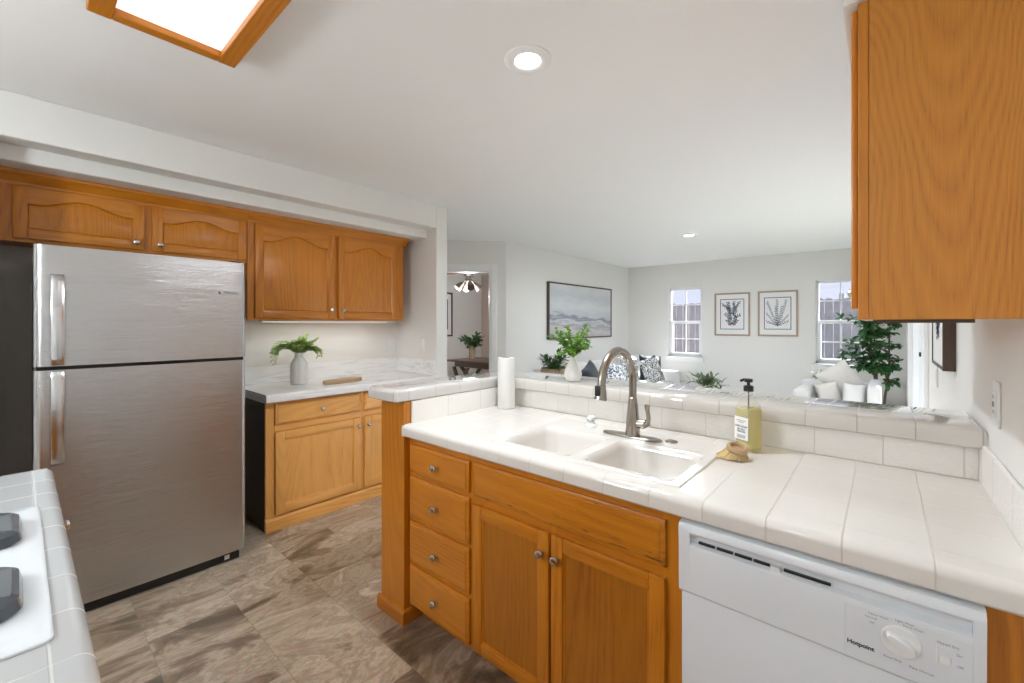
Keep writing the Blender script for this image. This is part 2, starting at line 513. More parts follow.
M['paper'] = plain('paper_towel', (0.72, 0.70, 0.67), 0.95, bump=0.4, bscale=250, spec=0.1)
M['cardboard'] = plain('cardboard_core', (0.35, 0.25, 0.16), 0.9)
M['ceramic'] = plain('matte_white_ceramic', (0.80, 0.79, 0.77), 0.6, bump=0.06, bscale=60)
M['ceramic_grey'] = plain('pale_grey_ceramic', (0.78, 0.76, 0.73), 0.7, bump=0.1, bscale=60, var=0.05, vscale=30)
M['wood_raw'] = oak('bare_light_wood', 'y', light=(0.50, 0.34, 0.19), dark=(0.33, 0.20, 0.10), rough=0.6)
M['wood_frame'] = oak('blond_frame_wood', 'z', light=(0.46, 0.34, 0.25), dark=(0.32, 0.22, 0.15), rough=0.5)
M['walnut'] = oak('walnut', 'z', light=(0.085, 0.045, 0.026), dark=(0.03, 0.016, 0.01), rough=0.4)
M['walnut_x'] = oak('dark_table_wood', 'x', light=(0.10, 0.055, 0.035), dark=(0.04, 0.02, 0.013), rough=0.35)
M['boucle'] = plain('white_upholstery', (0.64, 0.63, 0.615), 0.9, bump=0.5, bscale=300, sheen=0.2, spec=0.1)
M['navy'] = plain('navy_velvet', (0.010, 0.013, 0.024), 0.8, sheen=0.3, bump=0.1, bscale=200)
M['grey_linen'] = plain('grey_linen', (0.62, 0.59, 0.54), 0.95, var=0.12, vscale=60, bump=0.3, bscale=400, spec=0.1)
M['leaf_fern'] = leafy('fern_leaf', (0.16, 0.32, 0.05), (0.50, 0.66, 0.22), 0.5, 60)
M['leaf_sprig'] = leafy('sprig_leaf', (0.035, 0.13, 0.02), (0.24, 0.46, 0.05), 0.4)
M['leaf_dark'] = leafy('dark_ficus_leaf', (0.010, 0.045, 0.016), (0.09, 0.27, 0.08), 0.3, 30)
M['leaf_sage'] = leafy('grey_green_leaf', (0.05, 0.085, 0.035), (0.17, 0.22, 0.11), 0.5)
M['leaf_mag'] = leafy('deep_green_leaf', (0.015, 0.045, 0.012), (0.06, 0.13, 0.035), 0.4)
M['stem'] = plain('plant_stem', (0.06, 0.055, 0.025), 0.7)
M['bark'] = plain('grey_bark', (0.14, 0.10, 0.075), 0.9, bump=0.4, bscale=60, var=0.3, vscale=30)
M['soil'] = plain('potting_soil', (0.03, 0.02, 0.014), 0.95, bump=0.6, bscale=150)
M['wicker'] = plain('woven_seagrass', (0.42, 0.31, 0.20), 0.85, bump=0.8, bscale=160, var=0.3, vscale=120)
M['glass'] = pane_glass('window_glass')
M['fence'] = oak('weathered_fence_wood', 'z', light=(0.38, 0.365, 0.40), dark=(0.17, 0.16, 0.185), rough=0.9)
M['grass'] = plain('yard_grass', (0.045, 0.06, 0.03), 0.95, var=0.3, vscale=15)
M['frame_dark'] = plain('dark_bronze_frame', (0.075, 0.05, 0.035), 0.45)
M['mat_board'] = plain('white_mat_board', (0.80, 0.79, 0.78), 0.8)
M['ink'] = plain('navy_ink', (0.035, 0.045, 0.10), 0.8)
M['ink_lt'] = plain('blue_grey_ink', (0.075, 0.095, 0.16), 0.8)
M['slate'] = plain('slate_cast_grate', (0.055, 0.068, 0.082), 0.22, coat=0.4)
M['slate2'] = plain('cream_burner_cap', (0.62, 0.58, 0.5), 0.3)
M['diffuser'] = emit('lamp_diffuser', (1.0, 0.985, 0.96), 0.30)
M['bulb'] = emit('lit_lamp', (1.0, 0.985, 0.96), 9.0)
M['bulb_warm'] = emit('warm_bulb', (1.0, 0.9, 0.75), 4.0)
M['label'] = plain('paper_label', (0.85, 0.84, 0.82), 0.7)
M['clear'] = clear('clear_bottle', (0.97, 0.97, 0.95), 0.10)
M['liquid'] = clear('yellow_soap', (0.86, 0.80, 0.42), 0.30)
M['bristle'] = plain('tampico_bristle', (0.60, 0.45, 0.22), 0.9, bump=0.6, bscale=300, var=0.25, vscale=120)
M['marble'] = None

def marble():
    m, N, L, b = new_mat('white_marble_top')
    geo = N.new('ShaderNodeNewGeometry')
    mp = N.new('ShaderNodeMapping'); mp.inputs['Scale'].default_value = (3, 1.2, 12); mp.inputs['Rotation'].default_value = (0.12, 0, 0.3)
    L.new(geo.outputs['Position'], mp.inputs['Vector'])
    n = N.new('ShaderNodeTexNoise'); n.inputs['Scale'].default_value = 2.5; n.inputs['Detail'].default_value = 7; n.inputs['Distortion'].default_value = 1.5
    L.new(mp.outputs['Vector'], n.inputs['Vector'])
    L.new(ramp(N, L, n.outputs['Fac'], [(0.30, (0.70, 0.69, 0.69)), (0.46, (0.85, 0.845, 0.84)), (0.75, (0.88, 0.875, 0.87))]), b.inputs['Base Color'])
    b.inputs['Roughness'].default_value = 0.18
    return m
M['marble'] = marble()

def seascape():
    """soft abstract coast: pale sky, grey horizon streaks, sand"""
    m, N, L, b = new_mat('painted_seascape')
    geo = N.new('ShaderNodeNewGeometry')
    sep = N.new('ShaderNodeSeparateXYZ'); L.new(geo.outputs['Position'], sep.inputs[0])
    mp = N.new('ShaderNodeMapping'); mp.inputs['Scale'].default_value = (1, 1.3, 6); L.new(geo.outputs['Position'], mp.inputs['Vector'])
    n = N.new('ShaderNodeTexNoise'); n.inputs['Scale'].default_value = 2.2; n.inputs['Detail'].default_value = 6; L.new(mp.outputs['Vector'], n.inputs['Vector'])
    z = math_node(N, L, 'DIVIDE', math_node(N, L, 'SUBTRACT', sep.outputs['Z'], 1.15), 0.84)
    z = math_node(N, L, 'MULTIPLY_ADD', math_node(N, L, 'SUBTRACT', n.outputs['Fac'], 0.5), 0.35, z)
    tilt = math_node(N, L, 'MULTIPLY_ADD', math_node(N, L, 'SUBTRACT', sep.outputs['Y'], 5.9), 0.05, z)
    c = ramp(N, L, tilt, [(0.0, (0.40, 0.38, 0.37)), (0.14, (0.55, 0.52, 0.50)), (0.24, (0.33, 0.34, 0.37)), (0.30, (0.58, 0.57, 0.57)), (0.37, (0.20, 0.23, 0.28)), (0.43, (0.50, 0.52, 0.54)), (0.60, (0.60, 0.61, 0.62)), (0.78, (0.50, 0.52, 0.54)), (1.0, (0.62, 0.62, 0.61))])
    L.new(c, b.inputs['Base Color']); b.inputs['Roughness'].default_value = 0.7
    return m
M['sea'] = seascape()

def inkpattern(name, bg, fg, scale):
    m, N, L, b = new_mat(name)
    geo = N.new('ShaderNodeNewGeometry')
    v = N.new('ShaderNodeTexNoise'); v.inputs['Scale'].default_value = scale; v.inputs['Detail'].default_value = 2; v.inputs['Distortion'].default_value = 2.5
    L.new(geo.outputs['Position'], v.inputs['Vector'])
    L.new(ramp(N, L, v.outputs['Fac'], [(0.49, bg), (0.53, fg)]), b.inputs['Base Color'])
    b.inputs['Roughness'].default_value = 0.9
    return m
M['pat_bw'] = inkpattern('black_white_pattern', (0.78, 0.77, 0.75), (0.02, 0.02, 0.028), 26)
M['pat_blue'] = inkpattern('blue_floral_pattern', (0.80, 0.79, 0.77), (0.10, 0.13, 0.20), 14)

# ------------------------------------------------------------------ the room shell
H = 2.44
XR = 0.225            # right wall
b = MB(); b.box(-7.0, 0.4, -3.7, 2.15, -0.1, 0.0); struct('floor', b, M['floor'])
b = MB(); b.box(-7.0, 0.4, 2.15, 7.8, -0.1, 0.0); struct('floor_living', b, M['carpet'])
b = MB(); b.box(-7.0, 0.4, -3.7, 7.8, H, H + 0.1); struct('ceiling', b, M['ceil'])
b = MB(); b.box(-3.8, 0.4, -3.7, -3.58, 0, H); struct('wall_front', b, M['wall'])
b = MB(); b.box(-3.75, -3.63, -3.58, 2.446, 0, H); struct('wall_niche', b, M['wall'])
b = MB(); b.box(-3.63, -3.00, -0.75, -0.09, 0, H); struct('wall_pantry', b, M['wall'])
b = MB(); b.box(-3.15, -3.015, -0.09, 2.446, 2.232, H, 0.006); struct('wall_header', b, M['wall'])
b = MB(); b.box(-3.63, -3.15, -0.09, 2.446, 2.157, H, 0.006); struct('wall_soffit', b, M['wall'])
b = MB(); b.box(-5.6, -3.015, 2.446, 2.572, 0, H, 0.006); struct('wall_pier', b, M['wall'])
# right wall with the patio door opening
DY0, DY1, DZ = 3.95, 6.55, 2.05
b = MB()
b.box(XR, XR + 0.12, -3.58, DY0, 0, H); b.box(XR, XR + 0.12, DY1, 7.8, 0, H); b.box(XR, XR + 0.12, DY0, DY1, DZ, H)
struct('wall_right', b, M['wall'])
# far wall with two windows
WN = [(-2.905, -2.335), (-0.745, -0.175)]
WZ0, WZ1, YF = 0.80, 2.01, 7.63
b = MB()
xs = [-3.79, WN[0][0], WN[0][1], WN[1][0], WN[1][1], XR + 0.12]
for i in range(0, 5, 2):
    b.box(xs[i], xs[i+1], YF, YF + 0.12, 0, H)
for a, c in WN:
    b.box(a, c, YF, YF + 0.12, 0, WZ0); b.box(a, c, YF, YF + 0.12, WZ1, H)
struct('wall_back', b, M['wall'])
b = MB(); b.box(-3.79, -3.67, 4.112, YF, 0, H); struct('wall_left', b, M['wall'])
# diagonal wall with the doorway
DG = frame((-3.67, 4.11, 0), (-0.70711, -0.70711, 0), (0, 0, 1), (0.70711, -0.70711, 0))
b = MB(DG)
b.box(0, 0.20, 0, H, -0.12, 0); b.box(0.98, 2.3, 0, H, -0.12, 0); b.box(0.20, 0.98, 2.055, H, -0.12, 0)
struct('wall_diagonal', b, M['wall'])
b = MB(DG)
for s0, s1, z0, z1 in ((0.115, 0.20, 0, 2.14), (0.98, 1.065, 0, 2.14), (0.20, 0.98, 2.055, 2.14)):
    b.box(s0, s1, z0, z1, 0.0, 0.016, 0.004)
    b.box(s0 + 0.012, s1 - 0.012, z0, z1 - (0.012 if z1 - z0 < 1 else 0), 0.016, 0.022, 0.003)
b.box(0.20, 0.215, 0, 2.055, -0.12, 0.0); b.box(0.965, 0.98, 0, 2.055, -0.12, 0.0); b.box(0.215, 0.965, 2.04, 2.055, -0.12, 0.0)
struct('trim_1', b, M['trim'])
# the room beyond the doorway
b = MB(); b.box(-6.86, -6.74, 0.6, 6.85, 0, H); struct('wall_den_back', b, M['wall'])
b = MB(); b.box(-6.74, -3.79, 6.73, 6.85, 0, H); struct('wall_den_side', b, plain('tan_wall_paint', (0.52, 0.42, 0.36), 0.85))
b = MB(); b.box(-6.74, -5.6, 2.446, 2.572, 0, H); struct('wall_den_near', b, M['wall'])
b = MB()       # added unseen dark cladding, cuts sun bounce onto the fence
for i in range(0, 5, 2):
    b.box(xs[i], xs[i+1], YF + 0.121, YF + 0.14, 0, H)
for a, c in WN:
    b.box(a, c, YF + 0.121, YF + 0.14, 0, WZ0 - 0.02); b.box(a, c, YF + 0.121, YF + 0.14, WZ1 + 0.02, H)
struct('wall_added_siding', b, plain('added_dark_siding', (0.07, 0.07, 0.075), 0.8))
# windows
def window(n, x0, x1):
    w = props(bpy.data.objects.new('window_%d' % n, None), kind='structure')
    w.location = ((x0 + x1) / 2, YF, WZ0); COL.objects.link(w); ROOTLOC[w.name] = Vector(w.location)
    y0, y1 = YF + 0.045, YF + 0.10
    m = MB()
    for a, c, z0, z1 in ((x0, x0 + 0.035, WZ0, WZ1), (x1 - 0.035, x1, WZ0, WZ1), (x0, x1, WZ0, WZ0 + 0.04), (x0, x1, WZ1 - 0.04, WZ1)):
        m.box(a, c, y0, y1, z0, z1, 0.003)
    zm = 1.405
    m.box(x0 + 0.03, x1 - 0.03, y0 - 0.008, y1, zm - 0.025, zm + 0.025, 0.003)
    for a in (x0 + 0.035, x1 - 0.06):
        m.box(a, a + 0.025, y0 - 0.004, y1, WZ0 + 0.04, zm, 0.003)
    m.box(x0 + 0.035, x1 - 0.035, y0 - 0.004, y1, WZ0 + 0.04, WZ0 + 0.07, 0.003)
    xc = (x0 + x1) / 2
    m.box(xc - 0.009, xc + 0.009, y0 + 0.014, y0 + 0.026, WZ0 + 0.06, WZ1 - 0.04)
    for z in (1.71, 1.115):
        m.box(x0 + 0.035, x1 - 0.035, y0 + 0.014, y0 + 0.026, z - 0.009, z + 0.009)
    m.build('window_frame', M['vinylwhite'], w, smooth=0)
    g = MB(); g.box(x0 + 0.03, x1 - 0.03, y0 + 0.018, y0 + 0.022, WZ0 + 0.04, WZ1 - 0.04)
    g.build('pane', M['glass'], w, smooth=0)
    s = MB(); s.box(x0 - 0.055, x1 + 0.045, YF - 0.035, YF + 0.045, WZ0 - 0.028, WZ0, 0.006); s.box(x0 - 0.04, x1 + 0.03, YF - 0.016, YF, WZ0 - 0.085, WZ0 - 0.028, 0.004)
    s.build('window_sill', M['trim'], w, smooth=0)
    r = MB(); r.box(x0 + 0.037, x1 - 0.037, YF + 0.004, YF + 0.034, WZ1 - 0.03, WZ1 - 0.002, 0.004)
    r.build('blind_headrail', M['trim'], w, smooth=0)
window(1, *WN[0]); window(2, *WN[1])

# patio door
d = props(bpy.data.objects.new('door_1', None), kind='structure')
d.location = (XR, DY0, 0); COL.objects.link(d); ROOTLOC[d.name] = Vector(d.location)
m = MB()
m.box(XR + 0.02, XR + 0.11, DY0, DY0 + 0.05, 0, DZ, 0.004); m.box(XR + 0.02, XR + 0.11, DY1 - 0.05, DY1, 0, DZ, 0.004)
m.box(XR + 0.02, XR + 0.11, DY0, DY1, DZ - 0.05, DZ, 0.004); m.box(XR + 0.02, XR + 0.11, DY0, DY1, 0.0, 0.05, 0.004)
m.build('door_frame', M['vinylwhite'], d, smooth=0)
for k, (a, c, xo) in enumerate(((DY0 + 0.05, 5.30, 0.03), (5.20, DY1 - 0.05, 0.075))):
    m = MB()
    for p, q, z0, z1 in ((a, a + 0.075, 0.05, DZ - 0.05), (c - 0.075, c, 0.05, DZ - 0.05), (a, c, 0.05, 0.15), (a, c, DZ - 0.13, DZ - 0.05)):
        m.box(XR + xo, XR + xo + 0.035, p, q, z0, z1, 0.003)
    pn = m.build('sash', M['vinylwhite'], d, smooth=0)
    g = MB(); g.box(XR + xo + 0.015, XR + xo + 0.019, a + 0.07, c - 0.07, 0.14, DZ - 0.12); g.build('pane', M['glass'], pn, smooth=0)
    if k == 0:
        h = MB(); h.box(XR + 0.014, XR + xo, 5.235, 5.262, 1.085, 1.125, 0.005); h.build('door_handle', M['black'], pn)
b = MB()
for a, c, z0, z1 in ((DY0 - 0.075, DY0, 0, DZ + 0.075), (DY1, DY1 + 0.075, 0, DZ + 0.075), (DY0, DY1, DZ, DZ + 0.075)):
    b.box(XR - 0.018, XR, a, c, z0, z1, 0.004)
struct('trim_2', b, M['trim'])

# yard
b = MB(); b.box(-14, 0.35, 7.775, 26, -0.12, -0.02); b.box(0.35, 14, -2, 26, -0.12, -0.02)
props(b.build('yard_ground', M['grass'], smooth=0), kind='structure')
fr = thing('board_fence', 'weathered grey board fence outside the two far windows', 'fence', (-2, 10.6, -0.02))
m = MB()
x = -9.0; fr_r = random.Random(3)
while x < 6.0:
    wv = 0.135 + fr_r.random() * 0.012
    top = 1.86 + fr_r.random() * 0.035
    m.prism([(x, -0.02), (x + wv, -0.02), (x + wv, top - 0.03), (x + wv - 0.03, top), (x + 0.03, top), (x, top - 0.03)], 'y', 10.6 + fr_r.random() * 0.008, 10.622 + fr_r.random() * 0.004)
    x += wv + 0.006
m.build('board', M['fence'], fr, smooth=0)
m = MB()
for z in (0.35, 1.5): m.box(-9, 6, 10.63, 10.67, z, z + 0.09)
m.build('rail', M['fence'], fr, smooth=0)
for px in (-0.62, -0.28, 1.9, -2.9, -5.2):
    m = MB(); m.box(px - 0.045, px + 0.045, 10.675, 10.765, -0.02, 1.98, 0.004); m.build('post', M['fence'], fr, smooth=0)

# ------------------------------------------------------------------ cabinet parts
def knob(parent, p, n):
    """round metal cabinet knob at p, sticking out along n"""
    p, n = Vector(p), Vector(n)
    k = MB()
    prof = [(0.007, 0.0), (0.007, 0.003), (0.0055, 0.006), (0.0055, 0.012), (0.010, 0.015), (0.0148, 0.020), (0.0158, 0.024), (0.0138, 0.029), (0.008, 0.032), (0.0005, 0.0325)]
    q = n.to_track_quat('Z', 'Y').to_matrix().to_4x4()
    k.T = Matrix.Translation(p) @ q
    k.lathe(prof, (0, 0, 0), 18)
    return k.build('knob', M['knob'], parent)

def arch(u0, u1, v0, v1, rise, n=26):
    """outline whose top edge swells in the middle by rise (0 = a plain rectangle)"""
    pts = [(u0, v0), (u1, v0)]
    if rise <= 0:
        return pts + [(u1, v1), (u0, v1)]
    for i in range(n + 1):
        t = 1 - i / n
        s = min(1.0, abs(t - 0.5) / 0.44)
        pts.append((u0 + (u1 - u0) * t, v1 - rise + rise * 0.5 * (1 + math.cos(math.pi * s))))
    return pts

def door_mesh(T, w, h, th=0.019, st=0.055, rise=0.0, raised=True, mats=None, top=None):
    """framed panel door in local u (across), v (up), n (out); slot 0 upright grain, slot 1 crosswise grain"""
    top = top or st
    m = MB(T)
    ob = 0.004
    m.mi = 0
    m.box(0, st, 0, h, 0, th, ob); m.box(w - st, w, 0, h, 0, th, ob)
    m.mi = 1
    m.box(st, w - st, 0, st, 0, th - 0.0005, ob)
    if rise > 0:
        o = arch(st - 0.001, w - st + 0.001, st, h - top, rise)
        m.prism([(w - st + 0.001, h - 0.0005), (st - 0.001, h - 0.0005)] + o[2:][::-1], 'z', 0.0, th - 0.0005)
    else:
        m.box(st, w - st, h - top, h, 0, th - 0.0005, ob)
    m.mi = 0
    if raised:
        A = arch(st, w - st, st, h - top, rise)
        B = arch(st + 0.006, w - st - 0.006, st + 0.006, h - top - 0.006, rise)
        C = arch(st + 0.032, w - st - 0.032, st + 0.030, h - top - 0.026, rise * 0.96)
        m.loft([[(p[0], p[1], th - 0.004) for p in A], [(p[0], p[1], th - 0.011) for p in B], [(p[0], p[1], th - 0.003) for p in C]], cap0=False)
        m.loft([[(p[0], p[1], 0.002) for p in A], [(p[0], p[1], th - 0.009) for p in A]], cap1=False)
    else:
        m.mi = 2
        m.box(st - 0.002, w - st + 0.002, st - 0.002, h - top + 0.002, 0.002, th - 0.010)
        m.mi = 0
        # sticking bead round the flat panel
        for a, c, z0, z1 in ((st, st + 0.007, st, h - top), (w - st - 0.007, w - st, st, h - top), (st, w - st, st, st + 0.007), (st, w - st, h - top - 0.007, h - top)):
            m.box(a, c, z0, z1, 0.004, th - 0.006, 0.003)
    return m

def slab(T, w, h, th=0.019, lip=0.012):
    """solid drawer front with a routed edge"""
    m = MB(T)
    lo = lambda d, n: [(d, d, n), (w - d, d, n), (w - d, h - d, n), (d, h - d, n)]
    m.loft([lo(0, 0), lo(0, th - 0.008), lo(0.003, th - 0.0055), lo(lip, th - 0.004), lo(lip + 0.003, th)])
    return m

NEGY = lambda x, y, z: frame((x, y, z), (1, 0, 0), (0, 0, 1), (0, -1, 0))      # fronts of the sink run
POSX = lambda x, y, z: frame((x, y, z), (0, 1, 0), (0, 0, 1), (1, 0, 0))       # fronts along the fridge wall

# ------------------------------------------------------------------ peninsula: drawer base
PF = 1.187      # face frame plane
c = thing('drawer_cabinet', 'honey oak base cabinet with a stack of four drawers at the peninsula end', 'cabinet', (-1.44, 1.45, 0))
m = MB(); m.box(-1.6578, -1.232, PF + 0.019, 1.85, 0.09, 0.858); m.box(-1.645, -1.232, 1.256, 1.85, 0.0, 0.09)
m.build('body', M['oz'], c, smooth=0)
m = MB()
for a, e in ((-1.6578, -1.62), (-1.262, -1.2315)): m.box(a, e, PF, PF + 0.019, 0.085, 0.858, 0.002)
m.mi = 1
for z0, z1 in ((0.823, 0.858), (0.676, 0.702), (0.474, 0.498), (0.272, 0.300), (0.085, 0.102)): m.box(-1.62, -1.262, PF, PF + 0.019, z0, z1, 0.002)
m.build('face_frame', [M['oz'], M['ox']], c, smooth=0)
for z0, z1, zk in ((0.702, 0.826, 0.763), (0.495, 0.680, 0.589), (0.297, 0.478, 0.386), (0.094, 0.276, 0.189)):
    dr = slab(NEGY(-1.638, PF, z0), 0.392, z1 - z0).build('drawer', M['ox'], c)
    knob(dr, (-1.440, PF - 0.019, zk), (0, -1, 0))

# ------------------------------------------------------------------ peninsula: sink base
c = thing('sink_cabinet', 'honey oak sink cabinet with worn false front over two flat-panel doors', 'cabinet', (-0.82, 1.45, 0))
m = MB(); m.box(-1.231, -1.215, PF + 0.019, 1.85, 0.09, 0.858); m.box(-0.43, -0.414, PF + 0.019, 1.85, 0.09, 0.858); m.box(-1.215, -0.43, PF + 0.019, 1.85, 0.09, 0.108); m.box(-1.231, -0.414, 1.255, 1.28, 0, 0.09); m.box(-1.215, -0.43, 1.83, 1.85, 0.108, 0.858)
m.build('body', M['oz'], c, smooth=0)
m = MB()
for a, e in ((-1.231, -1.205), (-0.468, -0.4135), (-0.862, -0.832)): m.box(a, e, PF, PF + 0.019, 0.085, 0.858)
m.mi = 1
for z0, z1 in ((0.823, 0.858), (0.66, 0.71), (0.085, 0.105)): m.box(-1.205, -0.468, PF + 0.0004, PF + 0.0185, z0, z1)
m.build('face_frame', [M['oz'], M['ox']], c, smooth=0)
def worn_oak():
    m = oak('worn_oak_front', 'x', light=(0.60, 0.215, 0.012), dark=(0.28, 0.075, 0.004), ring=6, figure=0.26)
    N, L = m.node_tree.nodes, m.node_tree.links
    b = N['Principled BSDF']
    src = b.inputs['Base Color'].links[0].from_socket
    geo = N.new('ShaderNodeNewGeometry')
    mp = N.new('ShaderNodeMapping'); mp.inputs['Scale'].default_value = (14, 1, 75); L.new(geo.outputs['Position'], mp.inputs['Vector'])
    no = N.new('ShaderNodeTexNoise'); no.inputs['Scale'].default_value = 1.0; no.inputs['Detail'].default_value = 3; no.inputs['Roughness'].default_value = 0.6
    L.new(mp.outputs['Vector'], no.inputs['Vector'])
    sp = N.new('ShaderNodeSeparateXYZ'); L.new(geo.outputs['Position'], sp.inputs[0])
    low = N.new('ShaderNodeMapRange'); low.inputs['From Min'].default_value = 0.79; low.inputs['From Max'].default_value = 0.70; low.inputs['To Min'].default_value = -0.05; low.inputs['To Max'].default_value = 0.09
    L.new(sp.outputs['Z'], low.inputs['Value'])
    rt = N.new('ShaderNodeMapRange'); rt.inputs['From Min'].default_value = -0.8; rt.inputs['From Max'].default_value = -0.46; rt.inputs['To Min'].default_value = 0.0; rt.inputs['To Max'].default_value = 0.02
    L.new(sp.outputs['X'], rt.inputs['Value'])
    v = math_node(N, L, 'ADD', no.outputs['Fac'], math_node(N, L, 'ADD', low.outputs['Result'], rt.outputs['Result']))
    k = N.new('ShaderNodeMapRange'); k.inputs['From Min'].default_value = 0.645; k.inputs['From Max'].default_value = 0.74; k.inputs['To Max'].default_value = 0.7
    L.new(v, k.inputs['Value'])
    mx = N.new('ShaderNodeMix'); mx.data_type = 'RGBA'; mx.inputs['B'].default_value = (0.075, 0.022, 0.003, 1)
    L.new(src, mx.inputs['A']); L.new(k.outputs['Result'], mx.inputs['Factor']); L.new(mx.outputs['Result'], b.inputs['Base Color'])
    return m
M['ox_worn'] = worn_oak()
slab(NEGY(-1.219, PF, 0.698), 0.762, 0.132).build('false_front', M['ox_worn'], c)
for u0, u1, uk in ((-1.219, -0.852, -0.876), (-0.842, -0.457, -0.814)):
    dm = door_mesh(NEGY(u0, PF, 0.094), u1 - u0, 0.574, st=0.046, raised=False)
    dd = dm.build('door', [M['oz'], M['ox'], M['oz_panel']], c)
    knob(dd, (uk, PF - 0.019, 0.600), (0, -1, 0))

m = MB(); m.box(0.1435, 0.2235, PF, 1.85, 0.0, 0.858, 0.002)
props(m.build('filler_panel', M['oz'], base=(0.18, 1.5, 0), smooth=0), 'narrow oak filler panel between the white dishwasher and wall', 'panel')

# ------------------------------------------------------------------ peninsula: half wall with oak end, tile bar
b = MB(); b.box(-1.855, -1.659, 1.262, 2.07, 0, 1.0165); b.box(-1.659, XR - 0.001, 1.8625, 2.07, 0, 1.0165); struct('wall_peninsula', b, M['wall'])
c = thing('oak_pilaster', 'upright oak post panel capping the end of the tiled peninsula bar', 'panel', (-1.757, 1.17, 0))
m = MB(); m.box(-1.845, -1.6585, 1.157, 1.261, 0.0, 1.016, 0.002); m.build('panel', M['oz'], c, smooth=0)
m = MB(); m.mi = 0; m.prism([(1.1565, 0), (1.144, 0), (1.144, 0.052), (1.149, 0.060), (1.1565, 0.064)], 'x', -1.862, -1.6465)
m.mi = 1; m.prism([(-1.6585, 0), (-1.6475, 0), (-1.6475, 0.052), (-1.653, 0.060), (-1.6585, 0.064)], 'y', 1.150, 1.254)
m.build('base_molding', [M['ox'], M['oy']], c, smooth=0)

def bull(y0, y1, z0, z1, r, n=6):
    """section with its y0 side rounded at the top and slightly at the foot"""
    pts = [(y1, z0), (y0 + 0.006, z0), (y0, z0 + 0.006)]
    for i in range(n + 1):
        a = math.pi - (math.pi / 2) * i / n
        pts.append((y0 + r + r * math.cos(a), z1 - r + r * math.sin(a)))
    pts.append((y1, z1))
    return pts

ZC0, ZC1 = 0.8605, 0.915
SX0, SX1, SY0, SY1 = -1.150, -0.440, 1.222, 1.722
c = thing('tiled_countertop', 'white square-tiled peninsula countertop around the sink', 'countertop', (-0.7, 1.5, ZC0))
m = MB()
m.prism(bull(1.150, SY0, ZC0, ZC1, 0.022), 'x', -1.6580, XR - 0.001)
m.prism([(1.1565, ZC0), (1.152, ZC0), (1.150, ZC0 + 0.006), (1.150, ZC1 - 0.020), (1.153, ZC1 - 0.010), (1.1565, ZC1 - 0.004)], 'x', -1.668, -1.6580)
m.box(-1.655, SX0, SY0, 1.860, ZC0, ZC1); m.box(SX1, XR - 0.001, SY0, 1.860, ZC0, ZC1); m.box(SX0, SX1, SY1, 1.860, ZC0, ZC1)
m.build('worktop', M['tile_ctr'], c, smooth=40)
m = MB(); m.box(-1.645, XR - 0.013, 1.849, 1.8605, ZC1, 1.0160, 0.002); m.build('backsplash', M['tile_bs'], c, smooth=0)
m = MB(); m.box(-1.6575, -1.645, 1.195, 1.8605, ZC1, 1.0160, 0.002)
m.build('side_backsplash', M['tile_bs_y'], c, smooth=0)
m = MB(); m.box(XR - 0.013, XR - 0.001, 1.16, 1.795, ZC1, 1.030, 0.004); m.box(XR - 0.013, XR - 0.001, 1.795, 1.8605, ZC1, 1.016); m.build('side_backsplash', M['tile_bs_y'], c, smooth=0)

# raised bar: one L-shaped cap
ZB0, ZB1 = 1.0175, 1.076
m = MB()
outer = [(-1.895, 1.122), (-1.883, 1.110), (-1.668, 1.110), (-1.656, 1.122), (-1.652, 1.80), (XR - 0.001, 1.80), (XR - 0.001, 2.135), (-1.895, 2.135)]
def inset(poly, d):
    n = len(poly); out = []
    for i in range(n):
        p0, p1, p2 = Vector(poly[i-1]), Vector(poly[i]), Vector(poly[(i+1) % n])
        a, e = (p1 - p0).normalized(), (p2 - p1).normalized()
        na, ne = Vector((-a.y, a.x)), Vector((-e.y, e.x))
        k = na + ne
        out.append(p1 + k * (d / max(0.2, k.dot(na))))
    return out
loops = []
for dd, z in ((0.005, ZB0), (0.0, ZB0 + 0.005), (0.0, ZB1 - 0.020), (0.003, ZB1 - 0.009), (0.009, ZB1 - 0.003), (0.020, ZB1)):
    loops.append([(p[0], p[1], z) for p in inset(outer, dd)])
m.loft(loops)
cap = m
# split top and underside at the inner corner so each leg carries its own tile joints
bmesh.ops.triangulate(cap.bm, faces=[f for f in cap.bm.faces if len(f.verts) > 4])
bmesh.ops.bisect_plane(cap.bm, geom=cap.bm.faces[:] + cap.bm.edges[:] + cap.bm.verts[:], plane_co=(0, 1.79, 0), plane_no=(0, 1, 0), dist=1e-5)
for f in cap.bm.faces:
    f.material_index = 1 if f.calc_center_median().y < 1.79 else 0
o = cap.build('tiled_bar_top', [M['tile_bar'], M['tile_ret']], base=(-0.8, 1.97, ZB0), smooth=40)
props(o, 'raised L-shaped white tile bar top along the back of the sink', 'bar top')

# ------------------------------------------------------------------ sink
def rr(x0, x1, y0, y1, r, z, n=6):
    pts = []
    for cx, cy, a0 in ((x1 - r, y0 + r, -90), (x1 - r, y1 - r, 0), (x0 + r, y1 - r, 90), (x0 + r, y0 + r, 180)):
        for i in range(n + 1):
            a = math.radians(a0 + 90 * i / n)
            pts.append((cx + r * math.cos(a), cy + r * math.sin(a), z))
    return pts
c = thing('double_sink', 'white enamel double-bowl sink set into the tiled peninsula', 'sink', (-0.8, 1.47, 0.74))
ZS = 0.921
m = MB()
bowls = [(-1.126, -0.815, 1.236, 1.560), (-0.772, -0.460, 1.236, 1.560)]
xs_ = [SX0 - 0.006, bowls[0][0], bowls[0][1], bowls[1][0], bowls[1][1], SX1 + 0.006]
ys_ = [SY0 - 0.006, 1.236, 1.560, SY1 + 0.006]
def quad(x0, x1, y0, y1): m.face([(x0, y0, ZS), (x1, y0, ZS), (x1, y1, ZS), (x0, y1, ZS)])
